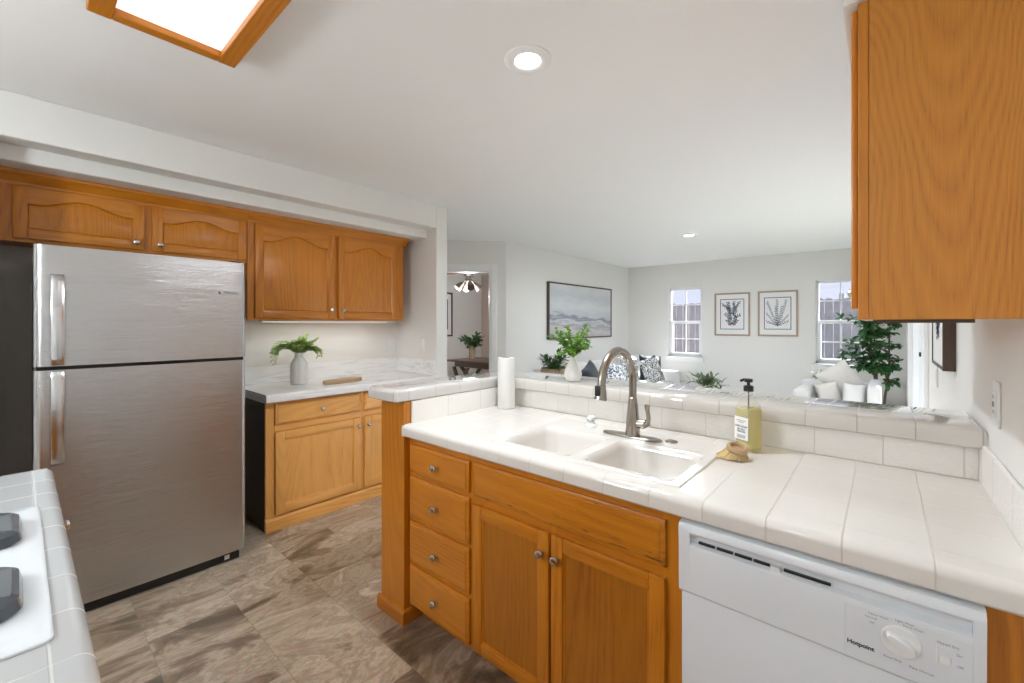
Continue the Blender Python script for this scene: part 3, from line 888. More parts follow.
quad(xs_[0], xs_[5], ys_[0], ys_[1]); quad(xs_[0], xs_[5], ys_[2], ys_[3])
for i in (0, 2, 4): quad(xs_[i], xs_[i+1], ys_[1], ys_[2])
for x0, x1, y0, y1 in bowls:
    loops = [rr(x0, x1, y0, y1, 0.0001, ZS), rr(x0, x1, y0, y1, 0.045, ZS - 0.0012), rr(x0 + 0.006, x1 - 0.006, y0 + 0.006, y1 - 0.006, 0.045, ZS - 0.006), rr(x0 + 0.010, x1 - 0.010, y0 + 0.010, y1 - 0.010, 0.05, ZS - 0.03), rr(x0 + 0.018, x1 - 0.018, y0 + 0.018, y1 - 0.018, 0.05, 0.770), rr(x0 + 0.035, x1 - 0.035, y0 + 0.035, y1 - 0.035, 0.05, 0.752), rr(x0 + 0.06, x1 - 0.06, y0 + 0.06, y1 - 0.06, 0.05, 0.748)]
    m.loft(loops, cap0=False)
m.loft([rr(xs_[0], xs_[5], ys_[0], ys_[3], 0.0001, ZS), rr(xs_[0] - 0.004, xs_[5] + 0.004, ys_[0] - 0.004, ys_[3] + 0.004, 0.004, ZS - 0.002), rr(xs_[0] - 0.006, xs_[5] + 0.006, ys_[0] - 0.006, ys_[3] + 0.006, 0.005, ZC1 + 0.0006)], cap0=False, cap1=False)
m.build('basin', M['sink'], c, smooth=50)
for x0, x1, y0, y1 in bowls:
    dm = MB(); dm.lathe([(0.042, 0), (0.042, 0.002), (0.034, 0.0025), (0.030, 0.001), (0.012, 0.001), (0.012, 0.006), (0.001, 0.007)], ((x0 + x1) / 2, (y0 + y1) / 2, 0.7485), 24)
    dm.build('drain', M['knob'], c)

# ------------------------------------------------------------------ faucet
FX, FY = -0.758, 1.612
c = thing('kitchen_faucet', 'brushed nickel gooseneck pull-down faucet behind the sink bowls', 'faucet', (FX, FY, ZS))
m = MB()
def oval(rx, ry, z, n=36, p=2.6):
    out = []
    for i in range(n):
        a = 2 * math.pi * i / n
        ca, sa = math.cos(a), math.sin(a)
        out.append((FX - 0.006 + rx * math.copysign(abs(ca) ** (2 / p), ca), FY + ry * math.copysign(abs(sa) ** (2 / p), sa), z))
    return out
m.loft([oval(0.124, 0.029, ZS + 0.0005), oval(0.124, 0.029, ZS + 0.006), oval(0.120, 0.025, ZS + 0.010), oval(0.10, 0.012, ZS + 0.0115)])
m.build('base_plate', M['nickel'], c)
m = MB(); m.lathe([(0.0285, 0.011), (0.028, 0.03), (0.0255, 0.07), (0.0215, 0.11), (0.0178, 0.150), (0.0168, 0.156), (0.0168, 0.160), (0.0150, 0.162)], (FX, FY, ZS), 28)
m.build('body', M['nickel'], c)
m = MB()
R_, zc = 0.121, 1.152
pts = [(FX, FY, ZS + 0.150), (FX, FY, ZS + 0.19)]
for i in range(0, 25):
    a = math.radians(178 * i / 24)
    pts.append((FX - 0.006 * i / 24, FY - R_ + R_ * math.cos(a), zc + R_ * math.sin(a)))
m.tube(pts, 0.0150, 16)
m.build('spout', M['nickel'], c)
m = MB()
m.tube([(FX - 0.006, FY - 2*R_, zc + 0.004), (FX - 0.0062, FY - 2*R_ - 0.001, zc - 0.015), (FX - 0.0068, FY - 2*R_ - 0.004, zc - 0.042), (FX - 0.0072, FY - 2*R_ - 0.006, zc - 0.050)], [0.0165, 0.018, 0.0225, 0.0225], 20)
m.build('spray_head', M['nickel'], c)
m = MB(); m.box(FX - 0.020, FX + 0.002, FY - 2*R_ - 0.026, FY - 2*R_ - 0.016, zc - 0.034, zc + 0.004, 0.004); m.build('spray_button', M['black'], c)
m = MB()
m.tube([(FX + 0.022, FY, ZS + 0.058), (FX + 0.034, FY, ZS + 0.060), (FX + 0.052, FY, ZS + 0.060)], [0.019, 0.0185, 0.017], 18)
m.tube([(FX + 0.048, FY, ZS + 0.058), (FX + 0.062, FY, ZS + 0.064), (FX + 0.066, FY, ZS + 0.085), (FX + 0.063, FY - 0.004, ZS + 0.115), (FX + 0.063, FY - 0.008, ZS + 0.136), (FX + 0.064, FY - 0.009, ZS + 0.140)], [0.013, 0.0115, 0.0085, 0.0085, 0.0105, 0.004], 14)
m.build('lever_handle', M['nickel'], c)

c = thing('air_gap', 'small white and chrome air gap cap standing beside the faucet', 'air gap', (-0.978, 1.662, ZS))
m = MB(); m.lathe([(0.026, 0.0006), (0.026, 0.006), (0.021, 0.011), (0.0175, 0.012), (0.0175, 0.042), (0.015, 0.047), (0.001, 0.048)], (-0.978, 1.662, ZS), 22); m.build('cap', M['wh_plastic'], c)
m = MB(); m.lathe([(0.0178, 0.024), (0.0184, 0.0245), (0.0184, 0.033), (0.0178, 0.0335)], (-0.978, 1.662, ZS), 22, cap0=False, cap1=False); m.build('chrome_band', M['knob'], c)
m = MB(); m.lathe([(0.024, 0.0006), (0.023, 0.004), (0.014, 0.006), (0.001, 0.0062)], (-0.615, 1.645, ZS), 22)
props(m.build('hole_cover', M['nickel'], base=(-0.615, 1.645, ZS)), 'round nickel cover over the spare sink hole', 'hole cover')

# ------------------------------------------------------------------ soap bottle, brush, paper towel
bx, by, bz = -0.372, 1.748, ZC1 + 0.0008
c = thing('soap_bottle', 'clear pump bottle of yellow dish soap standing by the backsplash', 'bottle', (bx, by, bz))
RB = Matrix.Translation((bx, by, bz)) @ Matrix.Rotation(math.radians(-30), 4, 'Z')
def rsq(h, r, z, n=5):
    return rr(-h, h, -h, h, r, z, n)
m = MB(RB)
m.loft([rsq(0.030, 0.010, 0.0), rsq(0.0335, 0.012, 0.004), rsq(0.0335, 0.012, 0.150), rsq(0.030, 0.013, 0.166), rsq(0.018, 0.0125, 0.196), rsq(0.0135, 0.0130, 0.207), rsq(0.0135, 0.0130, 0.218)])
m.build('bottle_body', M['clear'], c)
m = MB(RB); m.loft([rsq(0.028, 0.009, 0.005), rsq(0.0315, 0.011, 0.009), rsq(0.0315, 0.011, 0.148), rsq(0.0305, 0.011, 0.152)]); m.build('liquid_soap', M['liquid'], c)
m = MB(RB); m.box(-0.029, 0.029, -0.0348, -0.0338, 0.040, 0.122, 0.0003); m.build('paper_label', M['label'], c, smooth=0)
LT = RB @ frame((0, -0.0352, 0), (1, 0, 0), (0, 0, 1), (0, -1, 0))
text('lettering', 'DISH SOAP', 0.0105, LT @ Matrix.Translation((0, 0.088, 0)), M['dark_print'], c)
text('lettering', 'SEA SALT\nPERFUME', 0.0085, LT @ Matrix.Translation((0, 0.073, 0)), M['dark_print'], c)
for w_, y_ in ((0.040, 0.109), (0.024, 0.103), (0.038, 0.056), (0.034, 0.052), (0.036, 0.048)):
    m = MB(LT); m.box(-w_/2, w_/2, y_ - 0.0011, y_ + 0.0011, 0, 0.0003); m.build('fine_print', M['grey_print'], c, smooth=0)
m = MB(RB)
m.lathe([(0.0165, 0.214), (0.0165, 0.232), (0.012, 0.235), (0.0055, 0.236), (0.0055, 0.246), (0.013, 0.247), (0.0145, 0.252), (0.013, 0.259), (0.001, 0.260)], (0, 0, 0), 20)
m.tube([(0, 0, 0.2535), (-0.014, -0.006, 0.2545), (-0.022, -0.010, 0.251), (-0.024, -0.011, 0.247)], [0.0065, 0.0055, 0.005, 0.0045], 10)
m.tube([(0, 0, 0.02), (0, 0, 0.216)], 0.0022, 6)
m.build('pump', M['black'], c)

qx, qy = -0.388, 1.600
c = thing('dish_brush', 'round wooden dish brush with tan bristles lying before the soap bottle', 'brush', (qx, qy, ZC1))
BT = Matrix.Translation((qx + 0.012, qy + 0.004, ZC1 + 0.036)) @ Matrix.Rotation(math.radians(14), 4, 'Y') @ Matrix.Rotation(math.radians(10), 4, 'X')
m = MB(BT)
m.lathe([(0.024, -0.010), (0.031, -0.008), (0.0345, 0.0), (0.032, 0.007), (0.026, 0.0095), (0.021, 0.007), (0.0185, 0.0), (0.020, -0.007), (0.024, -0.010)], (0, 0, 0), 32, cap0=False, cap1=False)
m.lathe([(0.0195, -0.008), (0.0195, -0.002), (0.001, -0.002)], (0, 0, 0), 24)
m.build('wooden_head', M['wood_raw'], c)
m = MB()
br = random.Random(11)
for i in range(230):
    a = br.uniform(0, 2 * math.pi); r0 = 0.030 * math.sqrt(br.random())
    p0 = BT @ Vector((r0 * math.cos(a), r0 * math.sin(a), -0.008))
    e = 0.036 * (r0 / 0.030) + 0.004
    p1 = Vector((qx - 0.006 + e * math.cos(a) * 1.25 + br.uniform(-.004, .004), qy - 0.002 + e * math.sin(a) * 1.1 + br.uniform(-.004, .004), ZC1 + 0.0034 + br.random() * 0.003))
    m.tube([p0, (p0 + p1) / 2 + Vector((0, 0, -0.003)), p1], [0.0026, 0.0026, 0.0020], 4)
m.build('bristles', M['bristle'], c)

tx, ty = -1.562, 1.750
c = thing('paper_towel_roll', 'white paper towel roll standing on end in the counter corner', 'paper towel', (tx, ty, ZC1))
m = MB(); m.lathe([(0.0215, 0.001), (0.0445, 0.001), (0.0455, 0.004), (0.0455, 0.273), (0.0445, 0.276), (0.0215, 0.276), (0.0215, 0.001)], (tx, ty, ZC1), 44, cap0=False, cap1=False)
m.prism([(tx + 0.0458, ty - 0.004), (tx + 0.047, ty + 0.010), (tx + 0.0485, ty + 0.018), (tx + 0.0477, ty + 0.0185), (tx + 0.0462, ty + 0.010), (tx + 0.0448, ty - 0.004)], 'z', ZC1 + 0.003, ZC1 + 0.274)
m.build('roll', M['paper'], c)
m = MB(); m.lathe([(0.0212, 0.001), (0.0212, 0.2765), (0.0195, 0.2765), (0.0195, 0.001)], (tx, ty, ZC1), 30, cap0=False, cap1=False); m.build('core', M['cardboard'], c)

# ------------------------------------------------------------------ vases with greens
def sprig_leaves(mb, path, r, L, w, step, flat=0.0):
    """leaves in pairs along a stem path"""
    for i in range(1, len(path)):
        p0, p1 = path[i-1], path[i]
        d = (p1 - p0).normalized()
        for k in range(step):
            p = p0.lerp(p1, k / step)
            s = d.cross(Vector((r.uniform(-1, 1), r.uniform(-1, 1), 0.6 + flat))).normalized()
            for sg in (1, -1):
                dd = (d * 0.6 + s * sg + Vector((r.uniform(-.3, .3), r.uniform(-.3, .3), r.uniform(-.2, .4)))).normalized()
                mb.leaf(p, dd, Vector((r.uniform(-.5, .5), r.uniform(-.5, .5), 1)), L * r.uniform(0.7, 1.15), w * r.uniform(0.7, 1.15))

def arc_path(p, az, el, length, droop, n, r):
    """a stem leaving p at azimuth az and elevation el, bending down by droop"""
    pts = [Vector(p)]
    step = length / n
    for i in range(n):
        e = el - droop * (i / n) ** 1.2
        pts.append(pts[-1] + Vector((math.cos(az) * math.cos(e), math.sin(az) * math.cos(e), math.sin(e))) * step)
        az += r.uniform(-.12, .12)
    return pts

# pale jug with fern on the counter beside the fridge
vx, vy, vz = -3.392, 1.412, 0.9165
c = thing('fern_vase', 'pale grey ceramic bottle vase of ferns on the counter beside the fridge', 'vase', (vx, vy, vz))
m = MB(); m.lathe([(0.052, 0), (0.058, 0.003), (0.060, 0.012), (0.060, 0.140), (0.058, 0.158), (0.051, 0.174), (0.040, 0.190), (0.032, 0.200), (0.0295, 0.212), (0.0300, 0.232), (0.0325, 0.238), (0.0295, 0.240), (0.0265, 0.228), (0.0265, 0.16)], (vx, vy, vz), 36, cap1=True); m.build('jug', M['ceramic_grey'], c)
rf = random.Random(5)
fm, sm = MB(), MB()
fr_spec = []
for i in range(24): fr_spec.append((rf.uniform(-1.2, 2.4), rf.uniform(0.8, 1.5), rf.uniform(0.09, 0.175), rf.uniform(0.2, 1.5)))
for i in range(9): fr_spec.append((math.radians(-95) + rf.uniform(-.35, .35), rf.uniform(0.75, 1.15), rf.uniform(0.18, 0.30), rf.uniform(2.1, 3.0)))
for i in range(8): fr_spec.append((math.radians(75) + rf.uniform(-.4, .4), rf.uniform(0.6, 0.9), rf.uniform(0.13, 0.19), rf.uniform(1.3, 2.1)))
for az, el, ln, dr in fr_spec:
    path = arc_path((vx + 0.010 * math.cos(az), vy + 0.010 * math.sin(az), vz + 0.232), az, el, ln, dr, 10, rf)
    sm.tube(path, [0.0016 * (1 - i / 12) for i in range(len(path))], 5)
    for i in range(2, len(path)):
        d = (path[i] - path[i-1]).normalized()
        s = d.cross(Vector((0, 0, 1)) if abs(d.z) < 0.9 else Vector((1, 0, 0))).normalized()
        f = 1 - abs(i - 4) / 9.0
        for sg in (1, -1):
            q1 = path[i] + (s * sg + d * 0.4).normalized() * 0.042 * f + Vector((0, 0, rf.uniform(-.008, .006)))
            for k in range(4):
                p = path[i].lerp(q1, (k + 0.6) / 4)
                for s2 in (1, -1):
                    fm.leaf(p, (s * sg * 0.5 + d * s2 * 0.8 + Vector((0, 0, rf.uniform(-.4, .3)))), (0, 0, 1), 0.016 * f + 0.005, 0.011 * f + 0.003)
sm.build('stems', M['stem'], c); fm.build('foliage', M['leaf_fern'], c, smooth=0)

# white teardrop vase on the bar
vx, vy, vz = -1.222, 1.895, ZB1 + 0.0006
c = thing('bar_vase', 'white teardrop vase of leafy green sprigs on the tiled bar', 'vase', (vx, vy, vz))
m = MB(); m.lathe([(0.026, 0), (0.034, 0.004), (0.0435, 0.022), (0.046, 0.038), (0.042, 0.060), (0.031, 0.085), (0.020, 0.106), (0.0155, 0.125), (0.0165, 0.140), (0.014, 0.141), (0.0125, 0.125), (0.0125, 0.10)], (vx, vy, vz), 36); m.build('vase_body', M['ceramic'], c)
rf = random.Random(17)
fm, sm = MB(), MB()
for i in range(24):
    az = 2 * math.pi * i / 24 + rf.uniform(-.2, .2)
    path = arc_path((vx + 0.005 * math.cos(az), vy + 0.005 * math.sin(az), vz + 0.135), az, rf.uniform(0.35, 1.5), rf.uniform(0.08, 0.185), rf.uniform(0.1, 1.2), 6, rf)
    sm.tube(path, 0.0013, 5)
    sprig_leaves(fm, path, rf, 0.022, 0.018, 2)
sm.build('stems', M['stem'], c); fm.build('foliage', M['leaf_sprig'], c, smooth=0)

# ------------------------------------------------------------------ dishwasher
DX0, DX1 = -0.4095, 0.1415
c = thing('dishwasher', 'white dishwasher with a dial control panel under the counter end', 'dishwasher', (-0.134, 1.45, 0))
m = MB(); m.box(DX0 + 0.004, DX1 - 0.004, 1.20, 1.80, 0.10, 0.850); m.box(DX0 + 0.03, DX1 - 0.03, 1.26, 1.80, 0.0, 0.10)
m.build('cabinet_shell', M['darkgrey'], c, smooth=0)
m = MB(); m.box(DX0 + 0.003, DX1 - 0.003, 1.156, 1.199, 0.112, 0.668, 0.006); m.build('door', M['wh_enamel'], c)
m = MB(); m.box(DX0 + 0.01, DX1 - 0.01, 1.235, 1.258, 0.012, 0.104, 0.003); m.build('kick_plate', M['wh_enamel'], c)
full = [(1.199, 0.671), (1.1515, 0.671), (1.1480, 0.676), (1.1455, 0.800), (1.1440, 0.832), (1.1450, 0.842), (1.1500, 0.850), (1.1600, 0.853), (1.199, 0.853)]
groove = [(1.199, 0.671), (1.1515, 0.671), (1.1480, 0.676), (1.1458, 0.792), (1.1475, 0.798), (1.1640, 0.803), (1.1660, 0.822), (1.1480, 0.826), (1.1440, 0.832), (1.1450, 0.842), (1.1500, 0.850), (1.1600, 0.853), (1.199, 0.853)]
m = MB()
m.prism(full, 'x', DX0, DX0 + 0.028); m.prism(full, 'x', DX1 - 0.017, DX1); m.prism(groove, 'x', DX0 + 0.028, DX1 - 0.017)
m.build('control_panel', M['wh_enamel'], c, smooth=30)
for a, e in ((-0.3628, -0.3237), (-0.3189, -0.2818), (-0.2773, -0.2398), (-0.2355, -0.202), (-0.1738, -0.0862)):
    m = MB(); m.box(a, e, 1.158, 1.1665, 0.8035, 0.8085); m.build('vent_slot', M['black'], c, smooth=0)
m = MB(); m.prism([(-0.2005, 0.799), (-0.1765, 0.799), (-0.1815, 0.811), (-0.1965, 0.811)], 'y', 1.149, 1.165); m.build('latch', M['wh_plastic'], c, smooth=0)
m = MB()
m.box(-0.0615, 0.1245, 1.1453, 1.1475, 0.682, 0.788, 0.001); m.build('console_plate', M['wh_enamel'], c, smooth=0)
PT = frame((0.0265, 1.1452, 0.7460), (1, 0, 0), (0, 0, 1), (0, -1, 0))
m = MB(PT); m.lathe([(0.0305, 0.0), (0.0305, 0.0025), (0.028, 0.004), (0.026, 0.0035), (0.001, 0.0035)], (0, 0, 0), 40); dl = m.build('dial', M['wh_plastic'], c)
m = MB(PT @ Matrix.Rotation(math.radians(-28), 4, 'Z'))
g = [(0.025 * math.copysign(abs(math.cos(t)) ** 0.8, math.cos(t)), 0.0105 * math.sin(t)) for t in [2 * math.pi * i / 30 for i in range(30)]]
m.loft([[(p[0], p[1], 0.003) for p in g], [(p[0] * 0.98, p[1] * 0.95, 0.014) for p in g], [(p[0] * 0.90, p[1] * 0.75, 0.018) for p in g]]); m.build('dial_grip', M['wh_plastic'], dl)
text('lettering', 'Hotpoint', 0.0118, frame((-0.036, 1.1451, 0.709), (1, 0, 0), (0, 0, 1), (0, -1, 0)), M['dark_print'], c, bold=0.00035)
for body, lx, lz in (('Heavy Wash', -0.008, 0.7815), ('Normal', -0.019, 0.7735), ('Off', -0.018, 0.7635), ('Light Wash', 0.032, 0.7855), ('Short Wash', 0.044, 0.7795), ('Rinse Only', 0.014, 0.7060), ('Plate Warmer', 0.056, 0.7030), ('Heated Dry', 0.092, 0.771), ('On', 0.107, 0.758), ('Off', 0.108, 0.737)):
    text('lettering', body, 0.0062, frame((lx, 1.1451, lz), (1, 0, 0), (0, 0, 1), (0, -1, 0)), M['grey_print'], c, extrude=0.0002)
m = MB(); m.box(0.0755, 0.0775, 1.1440, 1.1458, 0.731, 0.766); m.box(0.0775, 0.098, 1.1440, 1.1458, 0.764, 0.766); m.box(0.079, 0.096, 1.1425, 1.1458, 0.733, 0.749, 0.002); m.build('switch', M['wh_plastic'], c, smooth=0)

# ------------------------------------------------------------------ base cabinet by the fridge
XF = -3.062
c = thing('base_cabinet', 'oak base cabinet, bright light painted in, with drawers and doors beside the fridge', 'cabinet', (-3.3, 1.75, 0))
m = MB(); m.box(-3.629, XF - 0.019, 1.072, 2.445, 0.0, 0.858); m.build('body', M['oz_lit'], c, smooth=0)
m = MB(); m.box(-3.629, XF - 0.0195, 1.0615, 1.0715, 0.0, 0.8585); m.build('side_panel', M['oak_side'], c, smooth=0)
m = MB()
for a, e in ((1.062, 1.115), (1.728, 1.764), (2.38, 2.445)): m.box(XF - 0.019, XF, a, e, 0.09, 0.8585, 0.002)
m.mi = 1
for z0, z1 in ((0.835, 0.8585), (0.655, 0.70), (0.09, 0.11)): m.box(XF - 0.019, XF - 0.0005, 1.115, 2.38, z0, z1, 0.002)
m.build('face_frame', [M['oz_lit'], M['oy_lit']], c, smooth=0)
m = MB(); m.prism([(XF - 0.018, 0), (XF + 0.010, 0), (XF + 0.010, 0.068), (XF + 0.004, 0.082), (XF, 0.088), (XF - 0.018, 0.088)], 'y', 1.060, 2.445); m.build('base_trim', M['oy_lit'], c, smooth=0)
for y0, y1, yk in ((1.118, 1.730, 1.703), (1.762, 2.374, 1.789)):
    dr = slab(POSX(XF, y0, 0.703), y1 - y0, 0.140).build('drawer', M['oy_lit'], c); knob(dr, (XF + 0.019, (y0 + y1) / 2, 0.772), (1, 0, 0))
    dd = door_mesh(POSX(XF, y0, 0.104), y1 - y0, 0.550, st=0.058, raised=False).build('door', [M['oz_lit'], M['oy_lit'], M['oz_lit']], c)
    knob(dd, (XF + 0.019, yk, 0.594), (1, 0, 0))
c = thing('marble_countertop', 'white marbled countertop with splashback beside the fridge', 'countertop', (-3.3, 1.75, 0.86))
m = MB()
prof = [(-p[0], p[1]) for p in bull(3.000, 3.629, 0.8595, 0.915, 0.016)]
m.prism([(x_, z_) for x_, z_ in prof], 'y', 1.045, 2.445)
m.build('worktop', M['marble'], c, smooth=40)
m = MB(); m.box(-3.629, -3.612, 1.045, 2.445, 0.915, 1.050, 0.003); m.build('backsplash', M['marble'], c, smooth=0)
m = MB(); m.box(-3.612, -3.020, 2.431, 2.445, 0.915, 1.050, 0.003); m.build('side_backsplash', M['marble'], c, smooth=0)
# cutting board: paddle with handle
m = MB()
bp_ = []
for t in range(40):
    a = 2 * math.pi * t / 40
    ca, sa = math.cos(a), math.sin(a)
    bp_.append((0.060 * math.copysign(abs(ca) ** 0.75, ca), 0.145 * math.copysign(abs(sa) ** 0.6, sa)))
m.T = Matrix.Translation((-3.225, 1.690, 0.9160)) @ Matrix.Rotation(math.radians(9), 4, 'Z')
def scl(pts, k, z): return [(p[0] * k, p[1] * k * (1 + 0.12 * (k < 0)), z) for p in pts]
bp_ = [(p[0] * (1.0 if p[1] > -0.05 else 1.0 - 0.55 * ((-0.05 - p[1]) / 0.14) ** 1.5), p[1] * (1.25 if p[1] < 0 else 1.05)) for p in bp_]
m.loft([scl(bp_, 0.97, 0), scl(bp_, 1, 0.006), scl(bp_, 1, 0.022), scl(bp_, 0.98, 0.027), scl(bp_, 0.94, 0.029)])
props(m.build('cutting_board', M['wood_raw'], base=(-3.225, 1.690, 0.916)), 'thick rounded wooden cutting board lying on the marbled counter', 'cutting board')

def wall_plate(name, label, cat, T, kind):
    c = thing(name, label, cat, T @ Vector((0, 0, 0)))
    m = MB(T); m.box(-0.036, 0.036, -0.060, 0.060, 0.0003, 0.006, 0.003); m.build('cover_plate', M['wh_plastic'], c)
    m = MB(T)
    if kind == 'outlet':
        for v in (-0.024, 0.024): m.box(-0.014, 0.014, v - 0.016, v + 0.016, 0.006, 0.0085, 0.004)
        m.build('socket', M['trim'], c)
        for v in (-0.024, 0.024):
            for u in (-0.006, 0.006):
                m = MB(T); m.box(u - 0.0012, u + 0.0012, v - 0.004, v + 0.006, 0.0085, 0.0088); m.build('slot', M['black'], c, smooth=0)
    else:
        m.box(-0.016, 0.016, -0.033, 0.033, 0.006, 0.009, 0.002); m.build('rocker' if kind == 'rocker' else 'socket', M['trim'], c)
        if kind == 'gfci':
            for v in (-0.020, 0.020):
                for u in (-0.006, 0.006):
                    m = MB(T); m.box(u - 0.0015, u + 0.0015, v - 0.005, v + 0.005, 0.009, 0.0093); m.build('slot', M['black'], c, smooth=0)
            for v in (-0.006, 0.001):
                m = MB(T); m.box(-0.006, 0.006, v, v + 0.005, 0.009, 0.0105); m.build('button', M['black'], c, smooth=0)
    return c
wall_plate('wall_outlet', 'white outlet on the wall above the marbled splashback', 'outlet', POSX(-3.63, 2.385, 1.170), 'outlet')
wall_plate('light_switch', 'white switch on the short side wall past the upper cabinets', 'switch', frame((-3.215, 2.446, 1.172), (1, 0, 0), (0, 0, 1), (0, -1, 0)), 'rocker')
NEGX = lambda x, y, z: frame((x, y, z), (0, -1, 0), (0, 0, 1), (-1, 0, 0))
wall_plate('wall_outlet', 'white outlet on the wall at the end of the tiled bar', 'outlet', NEGX(XR, 1.660, 1.167), 'gfci')
wall_plate('light_switch', 'white switch on the wall beside the patio door', 'switch', NEGX(XR, 3.30, 1.09), 'rocker')

# ------------------------------------------------------------------ upper cabinets on the fridge wall
XU = -3.329       # face frame plane
def crown_prism(m, y0, y1):
    m.prism([(XU - 0.01, 2.086), (XU + 0.004, 2.086), (XU + 0.006, 2.098), (XU + 0.014, 2.108), (XU + 0.030, 2.128), (XU + 0.040, 2.138), (XU + 0.042, 2.1555), (XU - 0.01, 2.1555)], 'y', y0, y1)
def upper(name, label, y0, y1, z0, doors, kz, right_end=False):
    c = thing(name, label, 'cabinet', (-3.48, (y0 + y1) / 2, z0))
    m = MB(); m.box(-3.629, XU - 0.019, y0 + 0.002, y1 - 0.0005, z0 + 0.012, 2.1555); m.build('body', M['oz'], c, smooth=0)
    m = MB()
    ed = [y0 + 0.001] + [v for d in doors for v in (d[0] + 0.010, d[1] - 0.010)] + [y1]
    for i in range(0, len(ed), 2): m.box(XU - 0.019, XU, ed[i], ed[i+1], z0, 2.1, 0.002)
    m.mi = 1
    for d in doors:
        m.box(XU - 0.019, XU - 0.0005, d[0] + 0.01, d[1] - 0.01, z0, z0 + 0.03, 0.002); m.box(XU - 0.019, XU - 0.0005, d[0] + 0.01, d[1] - 0.01, 2.06, 2.1, 0.002)
    m.build('face_frame', [M['oz'], M['oy']], c, smooth=0)
    for a, e, yk, rs, tp in doors:
        dm = door_mesh(POSX(XU, a, z0 + 0.018), e - a, 2.078 - z0 - 0.018, st=0.052, rise=rs, raised=True, top=tp)
        dd = dm.build('door', [M['oz'], M['oy']], c)
        knob(dd, (XU + 0.019, yk, kz), (1, 0, 0))
    m = MB(); crown_prism(m, y0 + 0.001, y1 + (0.030 if right_end else 0))
    if right_end:
        m.prism([(y1 - 0.001, 2.086), (y1 + 0.006, 2.098), (y1 + 0.014, 2.108), (y1 + 0.030, 2.128), (y1 + 0.040, 2.138), (y1 + 0.042, 2.1555), (y1 - 0.001, 2.1555)], 'x', -3.629, XU + 0.036)
    m.build('crown_molding', M['oy'], c, smooth=0)
    return c
upper('fridge_top_cabinet', 'short oak upper cabinet with two arched doors above the fridge', -0.088, 1.035, 1.795, ((-0.022, 0.490, 0.452, 0.045, 0.040), (0.525, 1.030, 0.560, 0.045, 0.040)), 1.853)
upper('wall_cabinet', 'tall oak upper cabinet with two arched doors over the marbled counter', 1.037, 2.312, 1.402, ((1.082, 1.655, 1.622, 0.060, 0.052), (1.687, 2.240, 1.720, 0.060, 0.052)), 1.487, True)

c = thing('added_under_cabinet_light', 'added slim light bar brightening the wall under the tall oak upper cabinet', 'light', (-3.42, 1.70, 1.39))  # added lamp, brightens the niche wall below the upper cabinet
m = MB(); m.box(-3.46, -3.38, 1.15, 2.20, 1.392, 1.4015, 0.002); m.build('housing', M['wh_plastic'], c, smooth=0)
m = MB(); m.box(-3.45, -3.39, 1.17, 2.18, 1.389, 1.3915); m.build('lamp_strip', M['diffuser'], c, smooth=0)
add_light('added_under_cabinet_lamp', 'AREA', (-3.42, 1.675, 1.387), 0.38, (1.0, 0.97, 0.90), shape='RECTANGLE', size=0.05, size_y=1.0)

# ------------------------------------------------------------------ refrigerator
c = thing('refrigerator', 'stainless steel top-freezer refrigerator under the oak cabinets', 'refrigerator', (-3.2, 0.457, 0))
FY0, FY1 = 0.042, 0.881
m = MB(); m.box(-3.60, -2.915, FY0 + 0.006, FY1 - 0.006, 0.03, 1.728, 0.006); m.build('cabinet_shell', M['darkgrey'], c)
def curved_front(z0, z1):
    """gently bowed door with rounded side edges, section in x,y"""
    pts = [(-2.908, FY0), (-2.868, FY0)]
    for i in range(1, 8):
        a = math.radians(180 - 90 * i / 8)
        pts.append((-2.868 + 0.034 * math.sin(math.radians(90 * i / 8)), FY0 + 0.030 - 0.030 * math.cos(math.radians(90 * i / 8))))
    for i in range(0, 21):
        t = i / 20
        pts.append((-2.834 + 0.006 * (1 - (2 * t - 1) ** 2), FY0 + 0.030 + (FY1 - FY0 - 0.058) * t))
    for i in range(1, 9):
        k = math.radians(90 * i / 8)
        pts.append((-2.868 + 0.034 * math.cos(k), FY1 - 0.028 + 0.028 * math.sin(k)))
    pts.append((-2.908, FY1))
    return [[(p[0], p[1], z) for p in pts] for z in (z0, z1)]
m = MB(); m.loft(curved_front(1.183, 1.731)); fz = m.build('freezer_door', M['steel'], c, smooth=40)
m = MB(); m.loft(curved_front(0.062, 1.166)); rd = m.build('fridge_door', M['steel'], c, smooth=40)
m = MB()
m.box(-2.912, -2.880, FY0 + 0.01, FY1 - 0.004, 1.166, 1.183); m.build('door_gasket', M['black'], c, smooth=0)
for par, z0, z1 in ((fz, 1.188, 1.602), (rd, 0.735, 1.160)):
    m = MB()
    up_ = par is fz
    prof = []
    zs = [z0, z0 + 0.012, z0 + 0.035, (z0 + z1) / 2, z1 - 0.035, z1 - 0.012, z1]
    out = [0.030, 0.036, 0.040, 0.042, 0.036, 0.022, 0.006] if up_ else [0.006, 0.022, 0.036, 0.042, 0.040, 0.036, 0.030]
    for z, k in zip(zs, out):
        xo = -2.834 + k
        prof.append([(xo - 0.011, 0.094, z), (xo - 0.002, 0.0945, z), (xo, 0.099, z), (xo + 0.001, 0.1155, z), (xo, 0.132, z), (xo - 0.002, 0.1365, z), (xo - 0.011, 0.137, z)])
    m.loft(prof)
    zb = z1 - 0.025 if up_ else z0 + 0.004
    m.box(-2.836, -2.825, 0.098, 0.133, zb, zb + 0.02, 0.003)
    zb = z0 + 0.004 if up_ else z1 - 0.025
    m.box(-2.836, -2.800, 0.098, 0.133, zb, zb + 0.02, 0.003)
    m.build('handle', M['steel_edge'], par, smooth=40)
m = MB(); m.box(-2.8315, -2.8275, 0.757, 0.838, 1.543, 1.561, 0.001); bd = m.build('badge', M['badge'], fz, smooth=0)
